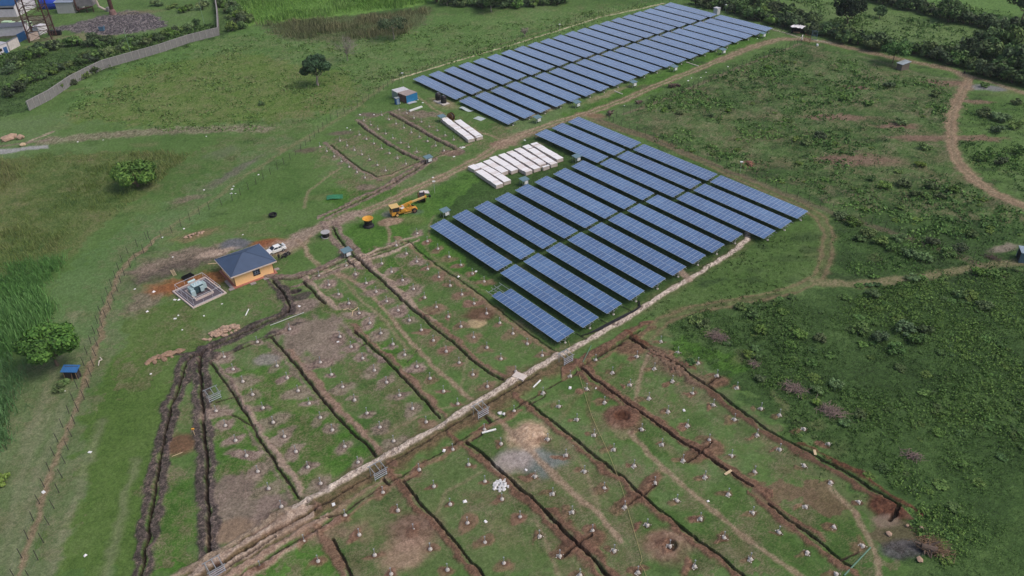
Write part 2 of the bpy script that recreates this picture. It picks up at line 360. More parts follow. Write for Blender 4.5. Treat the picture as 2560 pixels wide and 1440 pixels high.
# --- bare ground
MUD = [A(106, 92, 87), A(124, 109, 102), A(144, 128, 120)]
region([(690, 850), (720, 815), (770, 790), (830, 775), (860, 800), (862, 850), (872, 880), (830, 900), (770, 905), (730, 890), (700, 900)], MUD, .85, 4.5, soft=1.5)
region([(530, 1200), (570, 1180), (640, 1210), (665, 1245), (720, 1290), (640, 1340), (560, 1350), (530, 1330)], MUD, .85, 4.0, soft=1.5)
region([(640, 1250), (760, 1240), (760, 1300), (640, 1370), (600, 1340)], MUD, .7, 3.5, soft=1.5)
blob(575, 1325, 3.4, 2.2, [A(120, 104, 90), A(134, 116, 98)], 1, .3)
blob(668, 898, 2.4, 1.6, [A(118, 114, 112), A(140, 134, 130)], .8, 0)
blob(755, 765, 3.6, 2.4, MUD, .9, .5); blob(755, 740, 2.0, 1.2, BLACK, .9, .5)
blob(460, 650, 12, 4.0, GREY, .85, .5, 2.5, .4); blob(420, 680, 9, 2.6, BLACK, .55, .6, 2, .5); blob(370, 745, 6, 3, GREY, .7, 1.2, 2, .4)
blob(500, 705, 8, 3, [A(118, 78, 52), A(138, 92, 60), A(150, 104, 70)], .9, .5, 1.5, .4); blob(430, 715, 5, 2.2, [A(118, 78, 52), A(138, 92, 60)], .85, .2, 1.5, .4)
blob(672, 608, 4.2, 2.0, [A(124, 78, 56), A(140, 90, 64)], .95, .1, .8, .4)
blob(588, 611, 3.0, 2.6, [A(86, 90, 96), A(104, 106, 112)], .95, .1, .8, .3)
blob(540, 632, 4, 1.3, PALE, .85, .4, .8, .4); blob(490, 588, 5, 1.8, [A(92, 74, 64), A(150, 120, 98)], .6, .5, 1.5, .5)
blob(715, 615, 5, 3.2, TAN, .8, .6, 1, .5)
blob(977, 554, 2.8, 1.9, TAN, .95, .1, .4, .2); blob(972, 535, 1.6, 1.6, [A(134, 130, 130)], .6, 0, .8, .5)
blob(1040, 530, 1.5, 1.0, [A(92, 106, 104)], .5, 0, .5, .5)
region([(1230, 355), (1280, 345), (1292, 360), (1260, 372), (1240, 372)], TAN, .7, 1.2)
blob(1255, 358, 3.4, 1.8, [A(118, 92, 82), A(134, 110, 98)], .7, .3, 1, .4); blob(1300, 340, 5, 2, TAN, .6, .6, 1.2, .5)
blob(1480, 288, 4.5, 1.7, [A(122, 96, 84), A(138, 104, 92)], .75, -.5, 1.2, .4)
blob(1350, 280, 9, 1.8, TAN, .5, .65, 1.5, .5); blob(1520, 235, 10, 1.6, TAN, .55, .75, 1.5, .5)
blob(1108, 258, 5.5, 2.6, TAN, .6, -.9, 1.2, .5); blob(1050, 285, 7, 2.2, GREY, .8, -.3, 1.8, .4); blob(1020, 296, 3.2, 1.4, [A(96, 80, 72)], .7, -.6, 1.2, .4)
blob(920, 287, 3.2, 1.5, [A(96, 80, 80), A(112, 96, 94)], .8, 0, 1, .4); blob(852, 333, 3.6, 1.4, [A(96, 78, 80), A(112, 94, 92)], .7, .2, 1, .5); blob(765, 376, 3.4, 1.6, [A(98, 82, 78)], .7, .2, 1, .4)
blob(1130, 383, 3.2, 1.8, [A(104, 84, 76), A(124, 104, 96)], .9, -.1, .6, .3); blob(918, 468, 2.6, 1.4, GREY, .8, 0, .8, .4)
blob(585, 430, 10, 1.6, [A(92, 88, 80), A(116, 110, 104)], .7, 1.1, 1.5, .5); blob(472, 496, 4, 1.6, GREY, .6, .4, 1, .5); blob(560, 380, 5, 3, [A(100, 104, 86)], .5, .8, 2, .5)
region([(1255, 1130), (1310, 1105), (1400, 1125), (1408, 1150), (1380, 1180), (1330, 1165), (1260, 1170)], [A(104, 112, 114), A(120, 126, 128), A(136, 140, 142)], .75, 2.5, soft=6)
blob(1285, 1150, 3.2, 2.4, [A(150, 138, 134), A(168, 158, 154)], .8, .4, 1.0, .4)
blob(1320, 1085, 3.0, 2.9, [A(160, 134, 114), A(178, 152, 130), A(190, 166, 146)], .95, .5, .9, .35, .5, 0)
blob(1192, 808, 1.9, 1.5, [A(158, 140, 110), A(172, 154, 122)], .95, .3, .4, .2, .25)
blob(1205, 783, 3.4, 2.2, [A(88, 66, 56), A(104, 78, 66)], .9, .2, .7, .4)
blob(450, 1112, 2.6, 2.4, [A(96, 72, 60), A(110, 82, 66)], .9, 0, .6, .3, .35)
blob(1557, 1042, 3.1, 2.7, RED, 1, .2, .4, .2, .45); blob(1556, 1042, 1.5, 1.2, DRED, .9, 0, .2, .3, 0, None, .6)
blob(738, 728, 1.3, .9, BLACK, 1, .4, .2, .2, 0, None, .8)
blob(1580, 872, 3.0, 1.8, RED, .9, .2, .6, .3, .3); blob(1553, 862, .9, .5, [A(40, 26, 22)], 1, .3, .2, .2, 0, None, .5)
blob(1672, 1368, 3.2, 2.8, [A(120, 92, 80), A(140, 116, 102)], .9, 0, .7, .3, .25); blob(1676, 1365, 1.1, .9, [A(70, 54, 46)], .9, 0, .3, .3, 0, None, .45)
blob(1035, 1325, 3.6, 2.9, [A(104, 80, 70), A(128, 104, 94)], .85, 0, .8, .4, .2); blob(1005, 1385, 3.4, 2.4, [A(138, 114, 98), A(156, 132, 116)], .8, .4, 1.2, .4)
region([(1880, 1195), (1960, 1205), (2080, 1215), (2130, 1290), (2080, 1300), (2000, 1250), (1900, 1260)], [A(98, 78, 64), A(118, 96, 82)], .75, 2.0)
region([(2190, 1300), (2260, 1310), (2330, 1340), (2380, 1360), (2330, 1400), (2260, 1370), (2180, 1350)], [A(84, 74, 58), A(104, 90, 76)], .7, 2.0)
blob(2262, 1372, 3.0, 1.5, [A(56, 54, 56), A(100, 98, 102)], .85, .1, .6, .3)
blob(1700, 1410, 4, 2, DARKG, .5, .3, 1.5, .5)
# reddish bare patches in the right pasture
for q in ((2090, 293, 9, 2.2), (2360, 207, 7, 2.6), (2150, 400, 10, 3.2), (2300, 345, 8, 2.0), (2440, 345, 7, 1.8), (2440, 255, 5, 1.3), (2140, 218, 3, 1.6), (2240, 315, 6, 1.6)):
    blob(*q, [A(112, 88, 78), A(132, 108, 98)], .8, -.12, 1.6, .45)
blob(2445, 218, 4.2, 2.4, [A(124, 124, 130), A(140, 138, 142)], .8, 0, 1, .4); blob(2490, 222, 3.4, 2.2, [A(124, 124, 130)], .8, 0, 1, .4)
blob(2510, 620, 3.5, 1.2, [A(134, 124, 114)], .8, .3, .8, .4)
# slag and works yard
region([(175, 60), (250, 40), (330, 25), (370, 30), (415, 55), (420, 66), (350, 82), (275, 88), (210, 82), (120, 72)], [A(66, 62, 66), A(96, 90, 94), A(124, 116, 118)], .95, 3, RND*.6+N2*.4)
region([(-60, 40), (130, 40), (130, 62), (70, 100), (-60, 90)], [A(84, 80, 72), A(104, 96, 86)], .8, 2)
blob(350, 30, 9, 3, [A(116, 108, 84)], .6, .1, 2, .5)
# stream, old track
region([(-60, 378), (30, 372), (72, 366), (118, 362), (122, 371), (76, 374), (30, 382), (-60, 388)], [A(150, 150, 152)], .9, .6)
stroke([(120, 352), (240, 340), (400, 328), (560, 322), (660, 322)], 5, GREY+[A(150, 142, 126)], .6, 1.2, 1.5, 1.0)
stroke([(130, 330), (80, 350), (60, 362)], 1.2, PALE, .8, .4, .5)
stroke([(-50, 372), (120, 350)], 1.4, GREY, .7, .5, .6)
# wear lines in the left lawn
for P in ([(120, 1440), (200, 1200), (260, 1050)], [(20, 1440), (90, 1200), (140, 1080), (160, 1000)], [(0, 1400), (70, 1150), (120, 1040)], [(260, 1440), (300, 1300), (340, 1150)], [(55, 1130), (110, 1000), (190, 780)]):
    stroke(P, 1.3, [A(118, 122, 96), A(130, 130, 106)], .45, .7, .8)
# --- roads and tracks
def ruts(P, w=3.2, gap=1.5, op=.8, cols=TAN, mid=.35, rw=.8):
    stroke(P, w, cols, mid, .7, .6, .8)
    for s in (-1, 1): stroke(P, rw, cols, op, .3, .35, .25, off=s*gap/2, cls=1)
MAIN = [(2010, 98), (1950, 98), (1890, 114), (1800, 150), (1700, 190), (1640, 214), (1560, 250), (1480, 280), (1400, 303), (1320, 331), (1260, 357), (1200, 395), (1130, 431), (1050, 466), (980, 500), (900, 535), (820, 561)]
ruts(MAIN, 3.4, 1.7, .85)
stroke([(900, 533), (820, 561), (770, 581), (735, 603), (700, 622)], 4.0, [A(118, 102, 92), A(140, 124, 112), A(154, 140, 128)], .9, 1.0, .8, .8, cls=1)
stroke([(1800, 150), (1890, 114), (1960, 97), (2010, 98)], 4.0, TANR, .6, 1.2, .8, .8)
RROAD = [(2005, 98), (2080, 108), (2150, 126), (2250, 148), (2330, 164), (2390, 178), (2422, 198), (2408, 230), (2386, 270), (2378, 310), (2380, 360), (2392, 400), (2432, 446), (2485, 482), (2560, 515), (2680, 565)]
stroke(RROAD, 3.3, TANR, .85, .9, .8, 1.0, cls=1)
for s in (-1, 1): stroke(RROAD[6:], .9, [A(138, 117, 97), A(148, 128, 106)], .6, .3, .3, off=s*.85)
stroke([(2400, 182), (2460, 200), (2560, 232), (2640, 250)], 2.0, TAN, .7, .8, .7)
stroke([(2150, 140), (2240, 165), (2310, 190), (2400, 200)], 1.6, [A(112, 116, 88)], .6, .8, .7)
ruts([(1470, 292), (1540, 318), (1640, 350), (1780, 413), (1900, 468), (2000, 510), (2052, 546), (2072, 585), (2066, 640), (2048, 692), (1990, 722), (1900, 745), (1800, 762), (1720, 778), (1660, 800), (1625, 835)], 3.0, 1.9, .6, [A(112, 96, 76), A(130, 112, 92)], .25, .7)
stroke([(2040, 705), (2150, 712), (2300, 692), (2450, 666), (2560, 652), (2680, 636)], 2.4, DRY+[A(132, 118, 98)], .85, .6, .7)
foot = lambda P, w=.75, op=.85, c=TAN: stroke(P, w, c, op, .3, .35, .2, cls=2)
foot([(840, 680), (880, 700), (930, 738), (985, 803), (1050, 880), (1110, 940), (1180, 1000)], .8); foot([(1190, 1010), (1240, 1045), (1290, 1092), (1380, 1180), (1430, 1232), (1500, 1290), (1552, 1355)], 1.0)
foot([(820, 672), (860, 700), (905, 750), (965, 805), (1020, 870)], .7, .5); foot([(740, 600), (768, 622), (778, 645), (800, 668), (850, 690)], 1.0, .7)
foot([(775, 590), (762, 615), (770, 640)], .8, .6); foot([(1618, 888), (1604, 935), (1592, 980), (1590, 1015)], .7, .7); foot([(1575, 1080), (1650, 1165), (1750, 1252), (1850, 1332), (1950, 1405), (2030, 1470)], .8, .75)
foot([(2080, 1222), (2130, 1275), (2168, 1340), (2192, 1390), (2198, 1470)], .9, .7); foot([(1260, 1180), (1300, 1220), (1340, 1260), (1400, 1330)], .6, .4); foot([(1340, 1300), (1370, 1370), (1400, 1450)], .5, .5)
foot([(1090, 1280), (1120, 1225), (1200, 1180)], .5, .4); foot([(1180, 1000), (1120, 1020), (1050, 1040), (960, 1085)], .5, .4); foot([(1150, 980), (1160, 930), (1170, 890)], .5, .35)
foot([(970, 560), (974, 585), (975, 612)], .7, .7); foot([(1085, 540), (1075, 560), (1072, 590)], .5, .4); foot([(850, 420), (800, 455), (770, 480), (760, 520)], .8, .45)
foot([(1035, 235), (1080, 268), (1130, 300), (1200, 330), (1260, 350)], 1.0, .6); foot([(990, 640), (1010, 680), (1050, 720)], .5, .35); foot([(1060, 610), (1100, 660), (1160, 700), (1230, 740)], .6, .3)
foot([(1480, 960), (1470, 1020), (1490, 1090), (1520, 1130)], .7, .4, RED); foot([(1540, 1070), (1560, 1090), (1580, 1080)], 1.6, .4)
stroke([(1500, 930), (1440, 990), (1400, 1050)], .8, RED, .3, .5, .6); stroke([(1560, 910), (1520, 950)], .8, RED, .35, .5, .6)
foot([(1450, 1150), (1485, 1240), (1500, 1290)], .7, .35); foot([(1310, 1030), (1400, 1000), (1500, 960)], .5, .25)
# ditch strip between the two left fences; scraped strip inside the back fence
stroke([(395, 590), (360, 625), (330, 645), (300, 680), (280, 722), (265, 780), (248, 850), (225, 912), (202, 980), (182, 1040), (163, 1085), (140, 1150), (118, 1215), (95, 1290), (72, 1360), (52, 1420), (35, 1480)], 1.0, [A(112, 96, 80), A(132, 112, 94), A(146, 126, 108)], .75, .35, .6, .5, cls=2)
stroke([(980, 200), (860, 290), (720, 370), (600, 450), (480, 535), (395, 590)], 1.3, DRY+[A(130, 118, 98)], .6, .7, .8)
stroke([(985, 200), (1040, 183), (1200, 135), (1280, 112), (1400, 75), (1500, 43), (1600, 22), (1660, 8)], .8, [A(178, 166, 140), A(196, 184, 158)], .95, .25, .2, cls=2)
stroke([(985, 193), (1190, 128), (1400, 66), (1600, 16)], 1.8, DRY, .5, .8, .6)
stroke([(2000, 110), (1900, 148), (1800, 188), (1700, 232), (1600, 272), (1560, 285)], 1.4, [A(104, 96, 80), A(124, 112, 96)], .7, .6, .6)
stroke([(1495, 298), (1560, 322), (1640, 350), (1760, 402), (1880, 450), (2000, 500), (2100, 540), (2260, 592), (2400, 640), (2500, 690)], 1.8, [A(92, 84, 70), A(112, 102, 86)], .7, .7, .8)
stroke([(1740, 28), (1870, 58), (1960, 82), (2000, 92)], 1.5, [A(96, 92, 76)], .6, .6, .6)
stroke([(1930, 72), (1990, 90), (2005, 95)], .5, [A(186, 180, 164)], .9, .2, .2); stroke([(2035, 100), (2080, 108)], .5, [A(176, 172, 160)], .8, .2, .2)
# --- spoil banks, stone strip, trenches
sp = lambda P, off, w, cols, h=.28, op=.9: stroke(P, w*.78, cols, min(1, op*1.06), .3, .6, .5, off=off*.85, cls=4, h=h*.5)
T1a = [(682, 702), (700, 722), (715, 745), (724, 765), (720, 780), (680, 800), (640, 817), (590, 842), (545, 862), (505, 885)]
T1L = [(505, 885), (480, 890), (462, 915), (454, 945), (440, 985), (425, 1030), (414, 1080), (403, 1140), (395, 1190), (387, 1230), (378, 1290), (369, 1345), (360, 1400), (352, 1440), (345, 1490)]
T1R = [(505, 885), (498, 905), (500, 945), (504, 990), (508, 1040), (511, 1090), (517, 1150), (519, 1210), (521, 1280), (522, 1330), (525, 1380)]
for s in (-1, 1):
    sp(T1a, s*.9, 1.4, BLACK+[A(108, 94, 88)], .2); sp(T1L, s*1.0, 1.6, BLACK+[A(116, 100, 94)], .25); sp(T1R, s*1.0, 1.6, BLACK+[A(120, 106, 100)], .25)
T2 = [(728, 822), (700, 833), (675, 842), (640, 855), (600, 873), (560, 890), (525, 905), (535, 920), (560, 955), (582, 985), (605, 1020), (630, 1055), (642, 1085), (665, 1125), (692, 1165), (720, 1205), (745, 1240), (752, 1246)]
sp(T2[9:], 1.0, 1.2, PALE[:2], .35); sp(T2[:7], -.7, .9, BLACK, .15); sp(T2[7:11], .8, 1.0, GREY, .2); sp(T2[12:], -.9, .6, GREY, .15, .7)
T3 = [(677, 842), (700, 870), (725, 895), (748, 922), (775, 955), (800, 990), (830, 1025), (855, 1055), (885, 1088), (912, 1106), (940, 1140)]
sp(T3[2:], 1.1, 1.3, [A(120, 98, 86), A(146, 124, 110)], .35); sp(T3[1:6], -1.0, 1.0, GREY, .15, .7)
T4 = [(888, 828), (920, 860), (950, 888), (990, 925), (1030, 970), (1070, 1010), (1098, 1045)]
sp(T4, 1.0, 1.2, [A(104, 82, 70), A(134, 110, 96)], .35); sp(T4[:3], -.9, .9, MUD, .25)
T4b = [(757, 705), (778, 724), (800, 748), (815, 760)]; sp(T4b, 1.0, 1.3, PALE[:2], .4)
T5 = [(830, 568), (848, 598), (872, 627), (902, 655), (930, 680), (975, 720), (1010, 755), (1050, 788), (1090, 825), (1130, 855), (1180, 900), (1220, 930), (1258, 952)]
sp(T5[3:8], 1.1, 1.4, PALE[:2], .4); sp(T5[7:], 1.0, 1.1, [A(104, 82, 70), A(130, 106, 92)], .3)
for s in (-1, 1): sp(T5[:4], s*1.5, 1.8, GREY, .3)
T6 = [(1018, 603), (1060, 637), (1100, 668), (1140, 695), (1180, 722), (1230, 760), (1280, 800), (1330, 840), (1392, 882)]
sp(T6, -.9, 1.0, [A(118, 98, 80), A(142, 122, 102)], .25, .85)
D1 = [(694, 697), (727, 699), (752, 694), (780, 684), (800, 676), (830, 664), (857, 652), (870, 642)]; D1b = [(880, 656), (915, 641), (940, 631), (972, 620), (992, 610), (1018, 602)]
D2 = [(760, 704), (795, 690), (825, 679), (860, 666), (902, 654), (935, 641), (990, 622), (1020, 607)]
sp(D1, 1.1, 1.8, GREY, .35); sp(D1b, .8, .9, PALE, .3); sp(D2[3:], -.9, 1.0, PALE, .35); sp(D2[:4], -.8, .9, GREY, .25); sp(D2[2:6], .6, .6, PALE, .2)
STRIP = [(1868, 582), (1868, 602), (1845, 620), (1800, 650), (1765, 672), (1718, 702), (1670, 728), (1600, 775), (1540, 812), (1480, 845), (1420, 878), (1370, 905), (1300, 945), (1230, 987), (1180, 1015), (1100, 1065), (1050, 1095), (960, 1145), (880, 1190), (800, 1235), (722, 1280)]
REDS = [(1402, 902), (1340, 936), (1240, 996), (1180, 1036), (1090, 1086), (1000, 1140), (905, 1196), (860, 1222), (740, 1300), (640, 1358), (560, 1408), (500, 1445)]
stroke(REDS, 4.2, RED, .8, 1.0, 1.0, 1.0, cls=4, h=.12)
stroke(STRIP, 2.6, [A(78, 92, 50), A(104, 96, 76)], .6, .8, .8)
stroke(STRIP, 1.15, STONE, 1, .2, .25, .25, cls=5, h=.18)
stroke([(722, 1280), (680, 1300), (600, 1345), (520, 1400), (440, 1442), (380, 1475)], 1.1, [A(124, 108, 92), A(160, 144, 126)], .95, .3, .4, .4, cls=5, h=.2)
for o_ in (-1.0, .8, 2.4, 4.0): stroke([(740, 1300), (640, 1360), (560, 1410), (480, 1462)], .95, PALE, 1, .25, .4, .4, off=o_, h=.22, cls=4)
stroke([(700, 1325), (760, 1335), (830, 1338), (900, 1330)], 3, [A(118, 98, 84), A(136, 116, 100)], .7, 1, 1.2, 1)
sp([(1790, 930), (1700, 702)], 0, .1, PALE, 0, 0)
stroke([(1700, 676), (1712, 690), (1722, 700)], 1.6, PALE[:2], .9, .4, .3)
RA = [(1340, 938), (1240, 998), (1170, 1040), (1090, 1090), (1010, 1136), (940, 1182), (860, 1230), (800, 1266), (740, 1302), (700, 1325)]
RA2 = [(700, 1325), (640, 1362), (560, 1410), (520, 1432)]
RB = [(1440, 932), (1380, 966), (1318, 1002), (1270, 1031), (1230, 1053), (1165, 1093), (1100, 1132), (1010, 1186), (960, 1216), (900, 1252), (850, 1288), (790, 1327), (750, 1347), (660, 1402), (600, 1442)]
sp(RB[3:], .9, 1.0, [A(120, 92, 78), A(138, 112, 96)], .2, .7); sp(RB[8:], -1.0, 1.1, [A(128, 104, 90), A(146, 124, 108)], .25, .7)
U1 = [(1600, 828), (1572, 843), (1530, 870), (1480, 900), (1450, 918)]; sp(U1, -1.3, 2.0, RED, .45); sp(U1, 1.0, 1.2, RED, .2, .7)
U2 = [(1572, 843), (1610, 868), (1650, 892), (1700, 915), (1730, 940), (1765, 962), (1800, 985), (1860, 1030), (1920, 1075), (1975, 1105), (2030, 1135), (2080, 1160), (2140, 1195), (2200, 1235), (2245, 1262)]
sp(U2[3:], -1.2, 1.7, RED[:2], .4); sp(U2[:4], .9, 1.1, DRED, .25); sp(U2[10:], 1.1, 1.1, DRED, .3); stroke([(1640, 885), (1700, 925), (1740, 955)], 3.4, [A(84, 66, 54), A(126, 108, 92)], .8, 1, 1, 1.2, h=.15)
U2e = [(2249, 1263), (2238, 1283), (2226, 1300)]; blob(2215, 1272, 2.6, 1.8, DRED, 1, -.6, .5, .3, .4, 4); blob(2212, 1302, 1.8, 1.0, [A(128, 112, 100)], .8, 0, .6, .4)
U2b = [(1767, 962), (1785, 948), (1800, 942)]; blob(1795, 955, 2.2, 1.2, RED, .9, .4, .5, .4, .2, 4)
U3 = [(1450, 918), (1480, 945), (1505, 962), (1540, 988), (1570, 1010), (1620, 1045), (1690, 1095), (1745, 1130), (1800, 1165), (1850, 1200), (1880, 1216)]
sp(U3, .5, 2.1, RED, .4); sp(U3[1:4], -1.1, 1.0, RED, .25)
U3b = [(1720, 1156), (1750, 1133), (1778, 1108)]; blob(1735, 1140, 2.0, 1.4, RED, .9, .5, .5, .3, .25, 4); blob(1780, 1120, 2.0, 1.6, RED, .9, .5, .5, .3, .3, 4)
U3c = [(1922, 1258), (1965, 1295), (2010, 1325), (2060, 1360), (2100, 1395), (2128, 1418)]; sp(U3c, -1.0, 1.3, RED, .35); sp(U3c[:3], .9, .8, RED, .2)
U4 = [(1322, 1006), (1350, 1030), (1395, 1062), (1420, 1085), (1490, 1140), (1520, 1165), (1560, 1195), (1605, 1238), (1660, 1285), (1720, 1330), (1790, 1385), (1860, 1440), (1900, 1478)]
sp(U4, -1.0, 1.3, RED, .4)
U4b = [(1570, 1265), (1604, 1238), (1636, 1212)]; blob(1582, 1245, 2.4, 1.3, RED, .9, .7, .5, .3, .2, 4); blob(1625, 1205, 2.6, 1.1, RED, .9, .8, .4, .3, .25, 4)
U5 = [(1165, 1104), (1200, 1130), (1235, 1160), (1280, 1205), (1330, 1245), (1390, 1305), (1440, 1360), (1490, 1405), (1520, 1440), (1555, 1480)]
sp(U5, -1.0, 1.4, RED, .4); sp(U5[5:], 1.0, 1.4, RED, .4)
U5b = [(1410, 1388), (1443, 1363), (1478, 1340)]; blob(1420, 1368, 1.8, 1.2, RED, .9, .7, .5, .3, .25, 4); blob(1476, 1355, 2.4, 1.5, RED, .9, .7, .4, .3, .3, 4)
U6 = [(1008, 1203), (1045, 1250), (1085, 1295), (1130, 1345), (1175, 1400), (1215, 1450)]; sp(U6, -1.0, 1.4, RED, .4)
U7 = [(833, 1350), (855, 1390), (872, 1422), (890, 1460)]; sp(U7, -1.0, 1.6, [A(104, 80, 66), A(132, 108, 92)], .35)
V1 = [(893, 306), (930, 335), (975, 365), (1010, 385), (1042, 400)]; sp(V1, .9, 1.2, GREY, .3); V2 = [(975, 285), (1020, 310), (1070, 338), (1110, 360), (1137, 373)]; sp(V2, .9, 1.3, GREY, .35)
V3 = [(828, 363), (865, 394), (900, 420), (942, 442)]; sp(V3, -.9, 1.4, GREY, .3); V4 = [(942, 442), (975, 435), (1020, 415), (1065, 400), (1110, 384), (1160, 364)]
sp(V4, -.8, .9, [A(124, 106, 92), A(146, 128, 112)], .25); V5 = [(1068, 405), (1020, 436), (960, 471), (900, 501), (860, 521), (826, 537)]
for s in (-1, 1): sp(V5, s*1.0, 1.3, GREY, .3)
stroke([(800, 370), (830, 362), (890, 342)], .8, GREY, .5, .4, .5); stroke([(905, 300), (975, 280), (1010, 272)], .9, GREY, .7, .4, .6)
for P, w_, d_ in ((T1a, .55, .9), (T1L, .62, 1.0), (T1R, .75, 1.0), (T2, .45, .7), (T3, .55, .8), (T4, .5, .8), (T4b, .55, .8), (T5, .55, .9), (T6, .35, .5), (D1, .4, .6), (D1b, .4, .6), (D2, .4, .6),
                  (RA, .4, .4), (RA2, .6, .6), ([(690, 1345), (620, 1388), (540, 1440)], .5, .5), (RB, .35, .4), (U1, .5, .8), (U2, .6, .9), (U2e, .8, .9), (U2b, .6, .7), (U3, .5, .8), (U3b, .4, .5), (U3c, .5, .8), (U4, .6, .9), (U4b, .4, .5), (U5, .65, .9), (U5b, .45, .5),
                  (U6, .55, .8), (U7, .5, .7), (V1, .6, .8), (V2, .6, .8), (V3, .6, .7), (V4, .6, .7), (V5, .7, .8),
                  ([(868, 652), (885, 668)], .4, .5), ([(676, 842), (735, 822)], .4, .4), ([(1045, 870), (1018, 905)], .1, .1), ([(935, 850), (890, 870)], .35, .4), ([(952, 840), (918, 858)], .35, .4), ([(1060, 790), (1095, 775)], .35, .4),
                  ([(1322, 1012), (1360, 990)], .35, .4), ([(1180, 1100), (1225, 1075)], .35, .4), ([(1010, 1205), (1050, 1180)], .35, .4), ([(960, 1200), (972, 1213)], .7, .6), ([(1214, 1043), (1226, 1056)], .8, .6), ([(640, 1065), (560, 1030)], .35, .4), ([(790, 1300), (860, 1285)], .3, .3), ([(598, 990), (540, 1005)], .35, .3), ([(2100, 1400), (2145, 1380)], .35, .4)):
    trench(P, w_, d_)
# --- surveyed footings: positions per map sheet
FOOT = {(640, 720): [(828,68),(930,158),(1033,257),(1140,355),(1250,457),(1370,565),(1488,673),(1612,790),(1742,908),(1877,1037),(2018,1163),(1203,42),(1308,138),(1423,228),(1535,327),(1655,425),(1775,530),(1903,638),(2033,752),(2170,872),(2315,990),(1577,15),(1688,100),(1805,195),(1925,292),(2050,390),(2178,497),(2310,600),(2450,713),(2060,70),(2182,160),(2307,258),(2438,353),(840,490),(953,593),(1068,708),(1185,828),(1307,947),(1437,1077),(1567,1210),(1703,1345),(338,415),(645,748),(755,870),(868,995),(987,1125),(1110,1257),(1240,1397),(212,782),(313,903),(422,1032),(533,1160),(645,1300),(765,1425),(15,545),(70,1203),(173,1347),(2285,1420)],
 (640, 360): [(640,28),(708,75),(783,127),(855,178),(932,232),(1010,285),(1090,342),(912,18),(985,65),(1060,108),(1135,158),(1215,215),(1297,270),(1257,48),(1335,97),(1415,148),(1500,202),(1527,35),(1608,82),(1797,20),(1880,70),(1612,900),(1715,978),(1820,1052),(1933,1132),(2050,1215),(2165,1300),(2283,1380),(1505,1100),(1610,1180),(1718,1255),(1830,1335),(1943,1420),(1405,1018),(1258,1200),(1357,1283),(1467,1367),(997,1308),(1103,1395),(730,1413),(905,1222),(632,1325)],
 (640, 0): [(1258,1155),(1330,1198),(1402,1240),(1480,1280),(1555,1327),(1635,1370),(1715,1415),(1432,1100),(1508,1135),(1580,1183),(1655,1222),(1733,1268),(1813,1308),(1893,1355),(1977,1400),(1078,1210),(1148,1252),(1220,1297),(1297,1340),(1370,1385),(1448,1430),(1035,1350),(1105,1395),(1180,1438),(840,1410)],
 (1280, 720): [(10,460),(153,562),(303,680),(38,840),(583,885),(838,725),(1005,850),(1182,973),(1370,1107),(748,1015),(925,1148),(312,1053),(470,1188),(650,1320),(22,1235),(1250,690),(1560,1240),(1755,1380),(1298,1420),(1425,810),(1605,935),(1805,1060),(2015,1175),(2225,1320),(1488,540),(1660,650),(1860,755),(2050,880),(2250,1003),(2490,1210)],
 (0, 720): [(2333,818),(2430,940),(2528,1070),(2245,695),(2163,1235),(2255,1380)], (0, 1080): [(2358,90),(2467,242)],
 (640, 1080): [(285,50),(400,200),(520,357),(648,520),(20,400),(128,570),(888,150),(1022,308),(1377,95),(1968,180),(1632,380),(1270,610),(893,840),(482,1092),(45,1355),(255,750),(2450,122),(2127,330),(2290,500),(2460,675),(1780,548),(1942,728),(2115,915),(2290,1110),(2480,1318),(1420,788),(1575,985),(1743,1175),(1915,1382),(1033,1032),(1188,1235),(1352,1425),(622,1297)],
 (1280, 1080): [(358,78),(540,235),(725,400),(922,567),(1128,755),(1352,935),(1577,1145),(1825,1348),(822,35),(1018,180),(1220,343),(1428,512),(1650,690),(1883,873),(2120,1062),(2383,1275),(232,450),(408,622),(603,805),(805,992),(1022,1192),(1258,1408),(82,855),(275,1048),(478,1245),(1500,130),(1710,290),(1930,455),(2163,628),(2407,812),(1972,85),(2195,242),(2425,405),(2450,35),(680,1435)],
 (1920, 1080): [(117,180),(360,342),(625,510),(905,705),(375,752),(657,955),(945,1145),(107,1008),(390,1210),(680,1425),(605,125)], (1920, 720): [(115,1275),(360,1415)]}
YAW = -0.910788; AX = Vector((math.cos(YAW), math.sin(YAW), 0)); BX = Vector((-math.sin(YAW), math.cos(YAW), 0))
foots = []
for (ox, oy), L in FOOT.items():
    for x, y in L:
        px, py = ox+x/4, oy+y/4; foots.append((px, py, G(px, py)))
gx = lambda px: 1868-(px-1868)*0          # placeholder to keep the sheet readable
def right_of_strip(px, py):
    pts = sorted(STRIP); xs = [p[0] for p in pts]; yy = [p[1] for p in pts]; lim = np.interp(px, xs, yy) if px > 722 else 1280+(722-px)*.58
    return py > lim+4
rf = random.Random(3)
